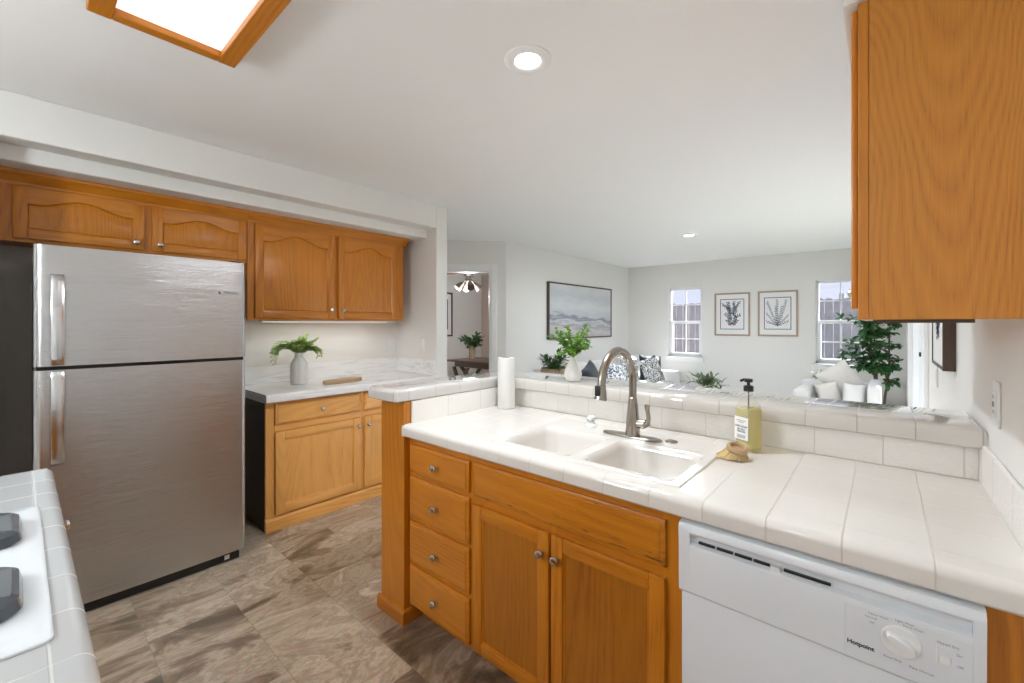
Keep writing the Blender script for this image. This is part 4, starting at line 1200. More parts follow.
text('lettering', 'FRIGIDAIRE', 0.0118, frame((-2.8274, 0.7975, 1.552), (0, 1, 0), (0, 0, 1), (1, 0, 0)), M['dark_print'], fz)
m = MB(); m.prism([(0.738, 1.546), (0.750, 1.546), (0.744, 1.559)], 'x', -2.832, -2.8285); m.build('badge_mark', M['dark_print'], fz, smooth=0)
m = MB(); m.box(-2.915, -2.862, FY0 + 0.012, FY1 - 0.03, 0.004, 0.058, 0.004); m.box(-3.55, -2.92, FY0 + 0.03, FY1 - 0.03, 0.0, 0.03); m.build('kick_grille', M['black'], c)
m = MB(); m.box(-2.86, -2.8595, 0.775, 0.80, 0.018, 0.043); m.build('rating_sticker', M['label'], c, smooth=0)
m = MB(); m.box(-2.93, -2.86, 0.80, 0.855, 1.7315, 1.742, 0.004); m.build('hinge_cover', M['black'], c)

# ------------------------------------------------------------------ upper cabinet on the right wall
c = thing('end_wall_cabinet', 'large honey oak upper cabinet seen from its side over the counter end', 'cabinet', (0.09, 1.6, 1.385))
CX0 = -0.0262
m = MB(); m.box(CX0, XR - 0.001, 1.352, 1.93, 1.400, 2.156); m.build('body', M['oz'], c, smooth=0)
M['oz_big'] = oak('oak_side_veneer', 'z', light=(0.60, 0.235, 0.022), dark=(0.34, 0.10, 0.006), stretch=0.22, figure=0.27, cathedral=(0.095, 38.0, 0.115))
m = MB(); m.box(CX0, XR - 0.001, 1.342, 1.3515, 1.3855, 2.156, 0.0015); m.build('side_panel', M['oz_big'], c, smooth=0)
m = MB(); m.box(-0.0465, CX0 - 0.0006, 1.340, 1.372, 1.3855, 2.156, 0.002); m.box(-0.0465, CX0 - 0.0006, 1.90, 1.93, 1.3855, 2.156, 0.002)
m.mi = 1; m.box(-0.0465, CX0 - 0.0006, 1.372, 1.90, 1.3855, 1.42, 0.002); m.box(-0.0465, CX0 - 0.0006, 1.372, 1.90, 2.09, 2.156, 0.002)
m.build('face_frame', [M['oz'], M['oy']], c, smooth=0)
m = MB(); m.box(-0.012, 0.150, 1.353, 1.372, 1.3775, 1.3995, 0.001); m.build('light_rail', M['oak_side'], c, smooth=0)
T_ = NEGX(-0.0467, 1.905, 1.412)
dd = door_mesh(T_, 0.555, 0.735, st=0.052, rise=0.06, th=0.0135).build('door', [M['oz'], M['oy']], c)
knob(dd, (-0.0602, 1.90 - 0.035, 1.48), (-1, 0, 0))
m = MB(); m.box(-0.075, XR - 0.001, 1.33, 1.94, 2.1565, 2.40); props(m.build('wall_soffit_right', M['wall'], smooth=0), kind='structure')

# ------------------------------------------------------------------ cooktop counter (camera side)
c = thing('cooktop_cabinet', 'oak base cabinet under the cooktop counter with a metal drawer knob', 'cabinet', (-0.9, -0.3, 0))
m = MB(); m.box(-1.99, XR - 0.002, -0.675, 0.031, 0.09, 0.8585); m.box(-1.99, XR - 0.002, -0.675, -0.035, 0, 0.09); m.build('body', M['oz'], c, smooth=0)
m = MB()
for a, e in ((-1.99, -1.95), (-1.60, -1.56), (-0.90, -0.86), (0.18, XR - 0.002)): m.box(a, e, 0.0312, 0.050, 0.09, 0.8585, 0.002)
m.mi = 1
for z0, z1 in ((0.825, 0.8585), (0.66, 0.70), (0.09, 0.12)): m.box(-1.95, 0.18, 0.0312, 0.0495, z0, z1, 0.002)
m.build('face_frame', [M['oz'], M['ox']], c, smooth=0)
POSY = lambda x, y, z: frame((x, y, z), (-1, 0, 0), (0, 0, 1), (0, 1, 0))
for x1, x0 in ((-1.575, -1.965), (-0.875, -1.585), (0.20, -0.885)):
    dr = slab(POSY(x1, 0.0502, 0.69), x1 - x0, 0.145, th=0.016).build('drawer', M['ox'], c)
    if x1 < -1: knob(dr, ((x0 + x1) / 2, 0.0662, 0.797), (0, 1, 0))
    dd = door_mesh(POSY(x1, 0.0502, 0.10), x1 - x0, 0.57, th=0.016, raised=False).build('door', [M['oz'], M['ox'], M['oz_panel']], c); knob(dd, (x1 - 0.03, 0.0662, 0.60), (0, 1, 0))
c = thing('cooktop_countertop', 'white tiled countertop around the cooktop, edge tiles facing the fridge', 'countertop', (-0.9, -0.3, 0.86))
KX0, KX1, KY0, KY1 = -1.585, -0.925, -0.50, 0.012
m = MB()
y_in = KY1
pf = [(-p[0], p[1]) for p in bull(-0.073, -KY1, 0.8595, 0.915, 0.022)]
m.prism(pf, 'x', -2.006, XR - 0.002)
m.prism([(x_, z_) for x_, z_ in [(-2.030 + (p[0]), p[1]) for p in bull(0, 0.025, 0.8595, 0.915, 0.016)]], 'y', -0.675, 0.060)
m.box(-2.006, KX0, -0.675, KY1, 0.8595, 0.915); m.box(KX1, XR - 0.002, -0.675, KY1, 0.8595, 0.915); m.box(KX0, KX1, -0.675, KY0, 0.8595, 0.915)
m.build('worktop', M['tile_left'], c, smooth=40)
c = thing('cooktop', 'white enamel cooktop with dark slate grates set in the tiled counter', 'cooktop', (-1.255, -0.25, 0.86))
m = MB()
r4 = lambda d, z, r: rr(-1.602 + d, -0.908 - d, -0.515 + d, 0.034 - d, r, z)
m.loft([r4(0.0, 0.9156, 0.014), r4(0.0, 0.919, 0.014), r4(0.004, 0.922, 0.013), r4(0.03, 0.9215, 0.013)])
m.box(KX0 + 0.02, KX1 - 0.02, KY0 + 0.02, KY1 - 0.02, 0.862, 0.9155)
m.build('cooktop_surface', M['wh_enamel'], c, smooth=40)
def grate(cx, cy, par):
    m = MB()
    hx, hy = 0.095, 0.105
    A = rr(cx - hx, cx + hx, cy - hy, cy + hy, 0.040, 0.0)
    def ring(pts, k, z): return [(cx + (p[0] - cx) * k, cy + (p[1] - cy) * k, z) for p in pts]
    z0 = 0.9224
    m.loft([ring(A, 0.97, z0), ring(A, 1.0, z0 + 0.004), ring(A, 0.96, z0 + 0.020), ring(A, 0.88, z0 + 0.026), ring(A, 0.62, z0 + 0.024), ring(A, 0.50, z0 + 0.012), ring(A, 0.46, z0)], cap0=False, cap1=False)
    g = m.build('burner_grate', M['slate'], par, smooth=35)
    m = MB(); m.lathe([(0.034, 0), (0.034, 0.010), (0.028, 0.016), (0.001, 0.017)], (cx, cy, 0.9224), 26); m.build('burner_cap', M['slate2'], g)
for gx, gy in ((-1.425, -0.10), (-1.095, -0.10), (-1.425, -0.365), (-1.095, -0.365)): grate(gx, gy, c)

# ------------------------------------------------------------------ ceiling lamps
def can_light(x, y, label, power, size=0.12):
    c = thing('recessed_light', label, 'ceiling light', (x, y, H - 0.012), 'recessed ceiling lights')
    m = MB(); m.lathe([(0.095, -0.0003), (0.094, -0.004), (0.086, -0.008), (0.070, -0.010), (0.058, -0.009), (0.052, -0.006), (0.050, -0.0003)], (x, y, H), 44, cap0=False, cap1=False); m.build('trim_ring', M['trim'], c)
    m = MB(); m.lathe([(0.0505, -0.0008), (0.050, -0.0035), (0.001, -0.004)], (x, y, H), 40, cap0=False); m.build('lamp', M['bulb'], c)
    l = add_light('recessed_lamp_light', 'AREA', (x, y, H - 0.014), power, (0.85, 0.935, 1.0), shape='DISK', size=size)
    l.data.spread = math.radians(170)
can_light(-1.083, 1.345, 'round recessed ceiling light above the kitchen sink', 7)
can_light(-1.757, 5.257, 'round recessed ceiling light in the living room ceiling', 12)

can_light(-2.25, -1.75, 'added unseen recessed ceiling light behind the cooktop counter, nearer the pantry', 4)  # added out of view to brighten the peninsula fronts
can_light(-0.55, -1.75, 'added unseen recessed ceiling light behind the cooktop counter, nearer the side wall', 4)  # second added lamp out of view, same purpose

c = thing('added_pendant_lamp', 'added white globe lamp hanging unseen behind the cooktop counter', 'pendant lamp', (-1.72, -1.15, 1.82))  # added lamp behind the camera, lights soffit and fridge wall
m = MB(); m.lathe([(0.055, H - 1.8205), (0.055, H - 1.845), (0.012, H - 1.86)], (-1.72, -1.15, 1.82), 24); m.build('ceiling_rose', M['nickel'], c)
m = MB(); m.tube([(-1.72, -1.15, H - 0.04), (-1.72, -1.15, 1.97)], 0.005, 8); m.build('cord', M['black'], c)
m = MB(); m.lathe([(0.03, 0.125), (0.03, 0.175), (0.012, 0.185)], (-1.72, -1.15, 1.82), 20); m.build('socket_cap', M['nickel'], c)
m = MB(); m.lathe([(0.001, -0.13)] + [(0.13 * math.sin(math.pi * i / 14), -0.13 * math.cos(math.pi * i / 14)) for i in range(1, 14)] + [(0.03, 0.1265)], (-1.72, -1.15, 1.82), 28); m.build('glass_globe', emit('lit_opal_globe', (0.85, 0.935, 1.0), 21.0 / (4 * math.pi * math.pi * 0.13 ** 2)), c)

c = thing('ceiling_light_box', 'oak framed fluorescent ceiling light box over the cooktop aisle', 'ceiling light', (-1.33, 0.35, 2.40))
x0, x1, y0, y1 = -1.945, -0.715, 0.142, 0.562
m = MB()
m.mi = 1
for a, e in ((y0, y0 + 0.062), (y1 - 0.058, y1)): m.box(x0, x1, a, e, 2.388, H - 0.0005, 0.004)
m.mi = 0
for a, e in ((x0, x0 + 0.045), (x1 - 0.045, x1)): m.box(a, e, y0 + 0.062, y1 - 0.058, 2.3885, H - 0.0005, 0.004)
m.build('oak_frame', [M['oy'], M['ox']], c, smooth=0)
m = MB(); m.box(x0 + 0.045, x1 - 0.045, y0 + 0.062, y1 - 0.058, 2.412, 2.416); m.build('diffuser', M['diffuser'], c, smooth=0)

# ------------------------------------------------------------------ living room: pictures
def picture_frame(name, label, cat, T, w, h, fw, depth, mf, fill):
    """frame of width fw round a w x h opening, local u right, v up, n out of the wall; fill(T, thing) adds what it holds"""
    c = thing(name, label, cat, T @ Vector((w / 2, 0, 0)))
    m = MB(T)
    for a, e, z0, z1 in ((0, fw, 0, h), (w - fw, w, 0, h), (fw, w - fw, 0, fw), (fw, w - fw, h - fw, h)): m.box(a, e, z0, z1, 0.001, depth, 0.002)
    m.build('frame', mf, c, smooth=0)
    fill(T, c)
    return c

def fill_canvas(T, c):
    m = MB(T); m.box(0.020, 1.880 - 0.020, 0.020, 0.84 - 0.020, 0.004, 0.034); m.build('canvas', M['sea'], c, smooth=0)
picture_frame('seascape_painting', 'wide pale seascape painting in a thin dark frame above the sofa', 'painting', frame((-3.67, 4.990, 1.150), (0, 1, 0), (0, 0, 1), (1, 0, 0)), 1.880, 0.84, 0.020, 0.045, M['frame_dark'], fill_canvas)

def leafspray(m, r, u, v, ang, ln, z, L, wd, lim):
    """a curved frond of flat leaves on the picture plane"""
    n = max(3, int(ln / 0.026))
    bend = r.uniform(-0.5, 0.5)
    for i in range(n):
        a = ang + bend * i / n
        u2, v2 = u + math.cos(a) * ln / n, v + math.sin(a) * ln / n
        if not (lim[0] < u2 < lim[1] and lim[2] < v2 < lim[3]): return
        nx, ny = -math.sin(a) * 0.0018, math.cos(a) * 0.0018
        m.face([(u - nx, v - ny, z), (u2 - nx, v2 - ny, z), (u2 + nx, v2 + ny, z), (u + nx, v + ny, z)])
        for s in (-1, 1):
            b_ = a + s * r.uniform(0.6, 1.15); l = L * r.uniform(0.7, 1.15); w_ = wd * r.uniform(0.8, 1.2)
            c_, s_ = math.cos(b_), math.sin(b_)
            P = [(0, 0), (l * 0.35, w_ / 2), (l * 0.75, w_ * 0.4), (l, 0), (l * 0.75, -w_ * 0.4), (l * 0.35, -w_ / 2)]
            q = [(u2 + c_ * x - s_ * y, v2 + s_ * x + c_ * y) for x, y in P]
            if all(lim[0] < p[0] < lim[1] and lim[2] < p[1] < lim[3] for p in q):
                m.face([(p[0], p[1], z + 0.0001) for p in q])
        u, v = u2, v2

def fill_print(kind):
    def f(T, c):
        w, h = (0.530, 0.700)
        m = MB(T); m.box(0.024, w - 0.024, 0.024, h - 0.024, 0.003, 0.010); m.build('mat_board', M['mat_board'], c, smooth=0)
        u0, u1, v0, v1 = 0.085, w - 0.085, 0.105, h - 0.100
        m = MB(T)
        for a, e, z0, z1 in ((u0, u0 + 0.010, v0, v1), (u1 - 0.010, u1, v0, v1), (u0, u1, v0, v0 + 0.010), (u0, u1, v1 - 0.010, v1)): m.box(a, e, z0, z1, 0.010, 0.0115)
        m.build('border_line', M['ink'], c, smooth=0)
        m = MB(T); r = random.Random(kind * 13 + 4)
        lim = (u0 + 0.022, u1 - 0.022, v0 + 0.028, v1 - 0.022)
        if kind == 1:
            for s_ in (-1, 1):
                for vb, an, ln in ((v0 + 0.05, 62, 0.11), (v0 + 0.05, 82, 0.16), (v0 + 0.17, 38, 0.11), (v0 + 0.20, 66, 0.17), (v0 + 0.22, 84, 0.22), (v0 + 0.30, 48, 0.17)):
                    leafspray(m, r, w / 2 + s_ * 0.014, vb, math.radians(an if s_ > 0 else 180 - an), ln, 0.0105, 0.036, 0.017, lim)
        else:
            for an, ln in ((90, 0.40), (70, 0.40), (110, 0.40), (52, 0.36), (128, 0.36), (34, 0.27), (146, 0.27), (80, 0.30), (100, 0.30)):
                leafspray(m, r, w / 2, v0 + 0.05, math.radians(an), ln, 0.0105, 0.026, 0.009, lim)
        m.build('botanical_print', M['ink'] if kind == 1 else M['ink_lt'], c, smooth=0)
    return f
for k, (x0, z0, lb) in enumerate(((-2.128, 1.182, 'blond framed print of dense navy seaweed beside the narrow window'), (-1.490, 1.186, 'blond framed print of fine blue-grey coral branches, second from the narrow window'))):
    picture_frame('framed_print', lb, 'picture', frame((x0, YF, z0), (1, 0, 0), (0, 0, 1), (0, -1, 0)), 0.530, 0.700, 0.026, 0.025, M['wood_frame'], fill_print(k + 1))['group'] = 'botanical prints on the far wall'
def fill_box(T, c):
    m = MB(T); m.box(0.012, 0.518 - 0.012, 0.012, 0.66, 0.003, 0.036); m.build('mat_board', M['mat_board'], c, smooth=0)
    m = MB(T); r = random.Random(9)
    for an in (90, 70, 110, 50, 130): leafspray(m, r, 0.26, 0.12, math.radians(an), 0.42, 0.0365, 0.05, 0.022, (0.06, 0.46, 0.09, 0.62))
    m.build('botanical_print', M['ink_lt'], c, smooth=0)
picture_frame('framed_print', 'deep walnut framed print on the wall under the big upper cabinet', 'picture', frame((XR, 3.020, 1.180), (0, -1, 0), (0, 0, 1), (-1, 0, 0)), 0.518, 0.672, 0.014, 0.040, M['walnut'], fill_box)

# ------------------------------------------------------------------ sofa and cushions
c = thing('white_sofa', 'long white upholstered sofa against the wall under the seascape', 'sofa', (-3.1, 5.9, 0))
SY_0, SY_1 = 4.45, 7.36
m = MB(); m.box(-3.60, -2.60, SY_0 + 0.02, SY_1 - 0.02, 0.10, 0.30, 0.03, 3); m.build('sofa_base', M['boucle'], c)
m = MB(); m.box(-3.62, -3.36, SY_0 + 0.10, SY_1 - 0.10, 0.28, 0.76, 0.06, 4); m.build('backrest', M['boucle'], c)
for a, e in ((SY_0, SY_0 + 0.16), (SY_1 - 0.15, SY_1)):
    m = MB(); m.box(-3.60, -2.58, a, e, 0.12, 0.585, 0.045, 4); m.build('armrest', M['boucle'], c)
n3 = (SY_1 - SY_0 - 0.33) / 3
for i in range(3):
    a = SY_0 + 0.165 + i * n3
    m = MB(); m.box(-3.36, -2.60, a + 0.004, a + n3 - 0.004, 0.301, 0.40, 0.040, 4); m.build('seat_cushion', M['boucle'], c)
    m = MB(); m.T = Matrix.Translation((-3.27, 0, 0.41)) @ Matrix.Rotation(math.radians(-10), 4, 'Y'); m.box(-0.10, 0.10, a + 0.006, a + n3 - 0.006, 0.0, 0.42, 0.075, 5); m.build('back_cushion', M['boucle'], c)
for px, py in ((-3.5, SY_0 + 0.12), (-3.5, SY_1 - 0.12), (-2.72, SY_0 + 0.12), (-2.72, SY_1 - 0.12)):
    m = MB(); m.lathe([(0.018, 0), (0.026, 0.101)], (px, py, 0), 14); m.build('leg', M['walnut'], c)

def pillow(name, label, cat, pos, yaw, lean, spin, w, h, th, mat, group=None):
    """square cushion with pinched corners; faces along yaw, leans back, spins in its own plane"""
    T = Matrix.Translation(pos) @ Matrix.Rotation(yaw, 4, 'Z') @ Matrix.Rotation(-lean, 4, 'Y') @ Matrix.Rotation(spin, 4, 'X')
    n = 14
    m = MB(T)
    t = bmesh.new()
    vid = {}
    for s in (1, -1):
        for i in range(n + 1):
            for j in range(n + 1):
                u, v = 2 * i / n - 1, 2 * j / n - 1
                edge = i in (0, n) or j in (0, n)
                if edge and s == -1: vid[(s, i, j)] = vid[(1, i, j)]; continue
                f = max(0.0, (1 - u**4)) ** 0.55 * max(0.0, (1 - v**4)) ** 0.55
                pu = 1 - 0.07 * (1 - v * v) ; pv = 1 - 0.07 * (1 - u * u)
                vid[(s, i, j)] = t.verts.new((s * (th / 2 * f), u * w / 2 * pu, v * h / 2 * pv))
        for i in range(n):
            for j in range(n):
                q = [vid[(s, i, j)], vid[(s, i + 1, j)], vid[(s, i + 1, j + 1)], vid[(s, i, j + 1)]]
                try: t.faces.new(q if s > 0 else q[::-1])
                except ValueError: pass
    t.verts.index_update()
    m._merge(t)
    o = m.build(name, mat, base=tuple(pos), smooth=60)
    return props(o, label, cat, group)
G = 'throw pillows on the white sofa'
pillow('throw_pillow', 'slumped navy pillow on the white sofa beside the seagrass planter', 'pillow', (-2.88, 4.93, 0.655), 0.15, 0.38, 0.30, 0.42, 0.42, 0.15, M['navy'], G)
pillow('throw_pillow', 'blue floral pillow between the slumped navy pillow and the faucet spout', 'pillow', (-2.84, 5.52, 0.640), -0.15, 0.32, -0.2, 0.40, 0.40, 0.13, M['pat_blue'], G)
pillow('throw_pillow', 'black and white patterned pillow leaning on the sofa inside the faucet arch', 'pillow', (-2.92, 6.12, 0.650), -0.1, 0.28, -0.18, 0.42, 0.42, 0.13, M['pat_bw'], G)
pillow('throw_pillow', 'black and white pillow overlapping the upright navy pillow', 'pillow', (-2.72, 6.46, 0.650), -0.30, 0.32, 0.22, 0.42, 0.42, 0.12, M['pat_bw'], G)
pillow('throw_pillow', 'upright navy pillow at the window end of the white sofa', 'pillow', (-2.93, 6.90, 0.640), -0.55, 0.22, -0.10, 0.43, 0.43, 0.14, M['navy'], G)

def planter(name, label, cat, x, y, z, pot_prof, pot_mat, seed, n, L, w, length, el, droop, leaf_mat, step=2, soil=None):
    c = thing(name, label, cat, (x, y, z))
    m = MB(); m.lathe(pot_prof, (x, y, z), 30); m.build('pot', pot_mat, c)
    top = max(p[1] for p in pot_prof)
    r = random.Random(seed); fm, sm = MB(), MB()
    for i in range(n):
        az = 2 * math.pi * i / n + r.uniform(-.25, .25)
        path = arc_path((x + 0.012 * math.cos(az), y + 0.012 * math.sin(az), z + top - 0.03), az, r.uniform(*el), r.uniform(*length), r.uniform(*droop), 6, r)
        sm.tube(path, 0.0024, 5); sprig_leaves(fm, path, r, L, w, step)
        fm.leaf(path[-1], path[-1] - path[-2], (0, 0, 1), L, w)
    sm.build('stems', M['stem'], c); fm.build('foliage', leaf_mat, c, smooth=0)
    return c

def round_table(name, label, cat, x, y, r, h, mat):
    c = thing(name, label, cat, (x, y, 0))
    m = MB(); m.lathe([(r - 0.012, h - 0.03), (r, h - 0.022), (r, h - 0.006), (r - 0.006, h)], (x, y, 0), 36); m.build('table_top', mat, c)
    m = MB(); m.lathe([(0.022, 0.02), (0.022, h - 0.03)], (x, y, 0), 18); m.build('pedestal', mat, c)
    m = MB(); m.lathe([(r * 0.7, 0.0), (r * 0.7, 0.012), (0.03, 0.022)], (x, y, 0), 30); m.build('foot', mat, c)
round_table('side_table', 'round side table with a seagrass planter at the near end of the sofa', 'side table', -2.86, 4.05, 0.21, 0.70, M['walnut'])
planter('basket_planter', 'woven seagrass basket with a dark spiky plant beside the sofa', 'planter', -2.86, 4.05, 0.7006, [(0.11, 0), (0.15, 0.03), (0.17, 0.10), (0.155, 0.17), (0.147, 0.17), (0.16, 0.10), (0.05, 0.09)], M['wicker'], 31, 11, 0.10, 0.022, (0.16, 0.26), (0.5, 1.3), (0.3, 1.0), M['leaf_mag'])

# coffee table with a vase
c = thing('coffee_table', 'low white coffee table in the middle of the living room', 'coffee table', (-1.78, 5.9, 0))
m = MB(); m.box(-2.05, -1.45, 5.45, 6.35, 0.385, 0.42, 0.01); m.build('table_top', M['wh_plastic'], c)
for a in (-2.0, -1.5):
    for e in (5.5, 6.3):
        m = MB(); m.box(a - 0.022, a + 0.022, e - 0.022, e + 0.022, 0, 0.385, 0.004); m.build('leg', M['wh_plastic'], c)
planter('table_vase', 'grey-green leafy sprigs in a small vase on the coffee table', 'vase', -1.745, 5.93, 0.4205, [(0.045, 0), (0.055, 0.02), (0.052, 0.09), (0.028, 0.14), (0.030, 0.165), (0.024, 0.165), (0.022, 0.13)], M['ceramic'], 8, 11, 0.13, 0.030, (0.10, 0.24), (0.15, 1.3), (0.2, 0.8), M['leaf_sage'], 1)

# armchair with pillows
c = thing('white_armchair', 'boxy white armchair below the wide window heaped with pillows', 'armchair', (-0.39, 6.0, 0))
m = MB(); m.box(-0.76, -0.02, 5.72, 6.42, 0.08, 0.30, 0.025, 3); m.build('chair_base', M['boucle'], c)
m = MB(); m.box(-0.76, -0.02, 6.30, 6.48, 0.28, 0.70, 0.04, 4); m.build('backrest', M['boucle'], c)
for a, e, zt in ((-0.765, -0.62, 0.652), (-0.125, -0.015, 0.742)):
    m = MB(); m.box(a, e, 5.70, 6.44, 0.10, zt, 0.03, 3); m.build('armrest', M['boucle'], c)
m = MB(); m.box(-0.615, -0.13, 5.70, 6.29, 0.302, 0.44, 0.04, 4); m.build('seat_cushion', M['boucle'], c)
for px in (-0.70, -0.08):
    for py in (5.78, 6.36):
        m = MB(); m.lathe([(0.018, 0), (0.024, 0.081)], (px, py, 0), 12); m.build('leg', M['walnut'], c)
G = 'pillows heaped on the white armchair'
pillow('chair_pillow', 'pale grey pillow standing on its corner at the top of the armchair heap', 'pillow', (-0.372, 6.08, 0.745), -1.50, 0.10, 0.62, 0.34, 0.34, 0.11, M['grey_linen'], G)
pillow('chair_pillow', 'slouching grey linen pillow low on the armchair beside its boxy arm', 'pillow', (-0.462, 5.95, 0.600), -1.40, 0.20, 0.25, 0.22, 0.24, 0.09, M['grey_linen'], G)
pillow('chair_pillow', 'white pillow leaning in the middle of the armchair heap', 'pillow', (-0.240, 5.82, 0.600), -1.57, 0.22, -0.05, 0.19, 0.28, 0.10, M['boucle'], G)
round_table('side_table', 'small white side table in the corner behind the armchair', 'side table', -0.60, 6.93, 0.17, 0.56, M['wh_plastic'])
planter('potted_plant', 'little grey-green plant in a white pot behind the armchair', 'plant', -0.60, 6.92, 0.5605, [(0.05, 0), (0.065, 0.02), (0.07, 0.10), (0.062, 0.10), (0.05, 0.07)], M['ceramic'], 12, 14, 0.035, 0.018, (0.08, 0.16), (0.4, 1.35), (0.2, 0.8), M['leaf_sage'])

# tall tree in a basket
tx, ty = -0.025, 6.83
c = thing('ficus_tree', 'tall dark green leafy tree in a basket beside the patio door', 'tree', (tx, ty, 0))
m = MB(); m.lathe([(0.12, 0), (0.15, 0.04), (0.16, 0.16), (0.145, 0.28), (0.135, 0.28), (0.14, 0.24), (0.01, 0.235)], (tx, ty, 0), 30); m.build('basket', M['wicker'], c)
r = random.Random(23)
sm, fm = MB(), MB()
tips = []
for dx, dy, lean in ((-0.03, 0.0, -0.10), (0.02, 0.02, 0.02), (0.0, -0.03, -0.03)):
    p = Vector((tx + dx, ty + dy, 0.23)); path = [p.copy()]
    for i in range(10):
        p = p + Vector((lean * 0.16 + r.uniform(-.018, .018), r.uniform(-.022, .012), 0.142)); path.append(p.copy())
    sm.tube(path, [0.015 - 0.001 * i for i in range(11)], 8)
    for i in range(3, 11):
        for k in range(6): tips.append((path[i], i))
for p, i in tips:
    az = r.uniform(0, 2 * math.pi)
    ln = r.uniform(0.12, 0.34) * (1.0 if i < 9 else 0.75)
    if math.cos(az) > 0.3: ln *= 0.55
    if math.cos(az) < -0.5 and 4 <= i <= 7: ln *= 1.4
    if i > 7 and math.cos(az) < 0: az = math.pi / 2 - 0.3
    br_ = arc_path(p, az, r.uniform(0.1, 0.9), ln, r.uniform(0.2, 1.3), 6, r)
    br_ = [Vector((max(-0.40, min(q.x, 0.17)), max(6.40 if q.z > 0.85 else 6.6, min(q.y, 7.50)), max(q.z, 0.84 if q.x < 0.03 else 0.66))) for q in br_]
    for a in range(1, len(br_)):
        if (br_[a] - br_[a-1]).length < 1e-3: br_[a] = br_[a] + Vector((0, -0.004, -0.008))
    sm.tube(br_, [0.004, 0.0036, 0.003, 0.0026, 0.0022, 0.0018, 0.0014], 5)
    for a in range(1, len(br_)):
        d = (br_[a] - br_[a-1]).normalized()
        for sg in (1, -1):
            dd = (d * 0.5 + Vector((r.uniform(-1, 1), r.uniform(-1, 1), r.uniform(-.6, .5)))).normalized()
            q = br_[a]
            if q.x + dd.x * 0.12 > 0.20: dd.x = -abs(dd.x)
            if q.y + dd.y * 0.12 > 7.56: dd.y = -abs(dd.y)
            fm.leaf(q, dd, Vector((r.uniform(-.6, .6), r.uniform(-.6, .6), 1)), r.uniform(0.06, 0.095), r.uniform(0.036, 0.052))
sm.build('trunk', M['bark'], c); fm.build('foliage', M['leaf_dark'], c, smooth=0)

# ------------------------------------------------------------------ the room past the doorway
c = thing('trestle_table', 'dark wood trestle table seen through the doorway', 'table', (-5.0, 5.3, 0))
m = MB(); m.box(-5.82, -4.15, 4.95, 5.72, 0.715, 0.75, 0.006); m.build('table_top', M['walnut_x'], c)
m = MB(); m.box(-5.70, -4.27, 5.03, 5.64, 0.63, 0.714, 0.004); m.build('apron', M['walnut_x'], c)
for x0 in (-5.62, -4.40):
    m = MB()
    for s in (1, -1):
        ya, yb = 5.335 - s * 0.28, 5.335 + s * 0.28
        m.prism([(ya - 0.035, 0.0), (ya + 0.035, 0.0), (yb + 0.035, 0.629), (yb - 0.035, 0.629)], 'x', x0 + (0 if s > 0 else 0.046), x0 + 0.045 + (0 if s > 0 else 0.046))
    m.build('leg', M['walnut_x'], c, smooth=0)
for xa in (-5.72, -5.36):
    m = MB(); m.prism([(xa + 0.0, 0.629), (xa + 0.06, 0.629), (-5.54 + (0.03 if xa < -5.5 else 0.03), 0.30), (-5.54 - 0.03, 0.30)], 'y', 4.985, 5.025); m.build('brace', M['walnut_x'], c, smooth=0)
planter('tall_vase', 'slim tan vase of dark leaves on the table past the doorway', 'vase', -5.62, 5.38, 0.7505, [(0.055, 0), (0.060, 0.01), (0.060, 0.25), (0.054, 0.255), (0.052, 0.20)], plain('tan_ceramic', (0.46, 0.35, 0.25), 0.7), 41, 11, 0.105, 0.07, (0.14, 0.26), (0.3, 1.2), (0.2, 0.9), M['leaf_mag'], 1)
def fill_den(T, c):
    m = MB(T); m.box(0.03, 0.67, 0.03, 0.87, 0.003, 0.02); m.build('mat_board', M['mat_board'], c, smooth=0)
    m = MB(T); m.box(0.12, 0.58, 0.14, 0.76, 0.02, 0.0206); m.build('picture', M['ink_lt'], c, smooth=0)
picture_frame('wall_picture', 'dark framed picture on the wall past the doorway', 'picture', frame((-6.74, 5.17, 1.12), (0, 1, 0), (0, 0, 1), (1, 0, 0)), 0.70, 0.90, 0.035, 0.03, M['frame_dark'], fill_den)
hx, hy, hz = -5.0, 4.70, 2.185
c = thing('ceiling_fan', 'ceiling fan with dark blades and glass lamp shades past the doorway', 'ceiling fan', (hx, hy, hz))
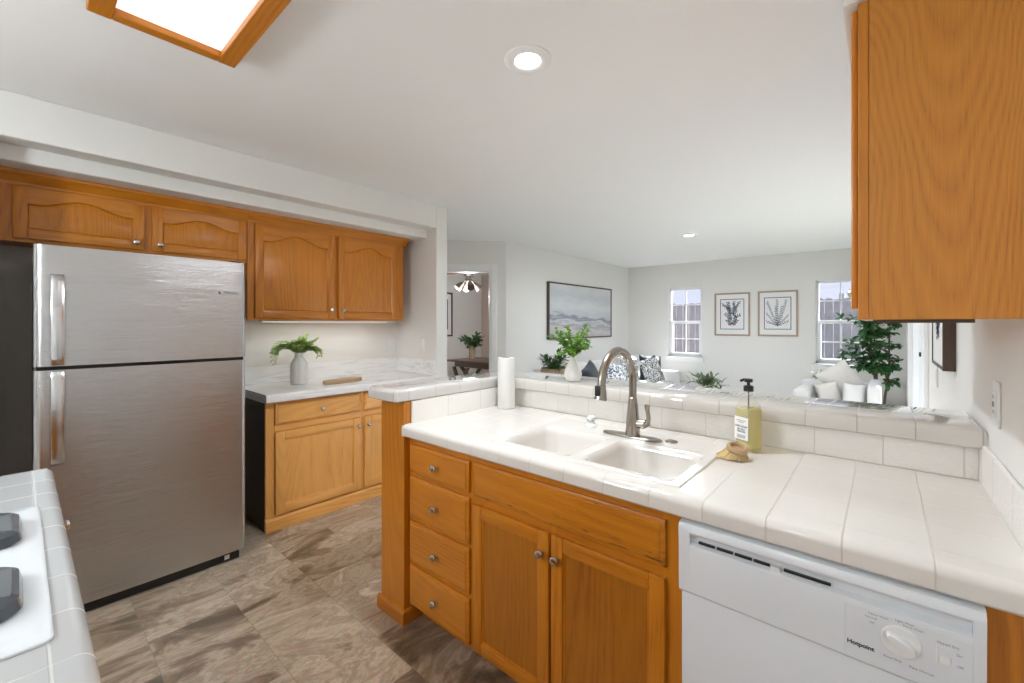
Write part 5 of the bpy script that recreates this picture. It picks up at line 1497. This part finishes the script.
m = MB(); m.lathe([(0.02, H - hz - 0.09), (0.055, H - hz - 0.06), (0.065, H - hz - 0.0005)], (hx, hy, hz), 22); m.build('canopy', M['nickel'], c)
m = MB(); m.tube([(hx, hy, H - 0.08), (hx, hy, hz + 0.05)], 0.012, 10); m.build('downrod', M['nickel'], c)
m = MB(); m.lathe([(0.02, 0.06), (0.075, 0.045), (0.085, 0.01), (0.075, -0.03), (0.045, -0.05), (0.042, -0.09), (0.060, -0.10), (0.058, -0.125), (0.02, -0.14)], (hx, hy, hz), 26); m.build('motor', M['nickel'], c)
for k in range(5):
    m = MB(Matrix.Translation((hx, hy, hz)) @ Matrix.Rotation(math.radians(205 + 72 * k), 4, 'Z') @ Matrix.Rotation(math.radians(10), 4, 'X'))
    m.loft([[(0.07, -0.02, z), (0.16, -0.045, z), (0.55, -0.065, z), (0.60, -0.045, z), (0.61, 0.0, z), (0.60, 0.045, z), (0.55, 0.065, z), (0.16, 0.045, z), (0.07, 0.02, z)] for z in (0.0, 0.008)])
    m.build('blade', M['walnut'], c, smooth=0)
M['frost'] = plain('bronze_glass_shade', (0.20, 0.17, 0.14), 0.3)
for k in range(4):
    a = math.radians(150 + 90 * k)
    p0 = Vector((hx + 0.05 * math.cos(a), hy + 0.05 * math.sin(a), hz - 0.11)); d = Vector((math.cos(a) * 0.75, math.sin(a) * 0.75, -0.75)).normalized()
    m = MB(); m.tube([p0, p0 + d * 0.06, p0 + d * 0.075, p0 + d * 0.13, p0 + d * 0.19], [0.012, 0.014, 0.034, 0.046, 0.064], 18, caps=False); sh = m.build('lamp_shade', M['frost'], c)
    if k == 1:
        m = MB(Matrix.Translation(p0 + d * 0.155)); m.lathe([(0.001, -0.05), (0.032, -0.03), (0.045, 0), (0.032, 0.03), (0.001, 0.05)], (0, 0, 0), 16); m.build('bulb', M['bulb_warm'], sh)
add_light('fan_lamp_light', 'POINT', (-5.0, 4.70, 1.80), 13, (0.95, 0.97, 1.0), shadow_soft_size=0.1)  # light of the ceiling fan's lamp kit
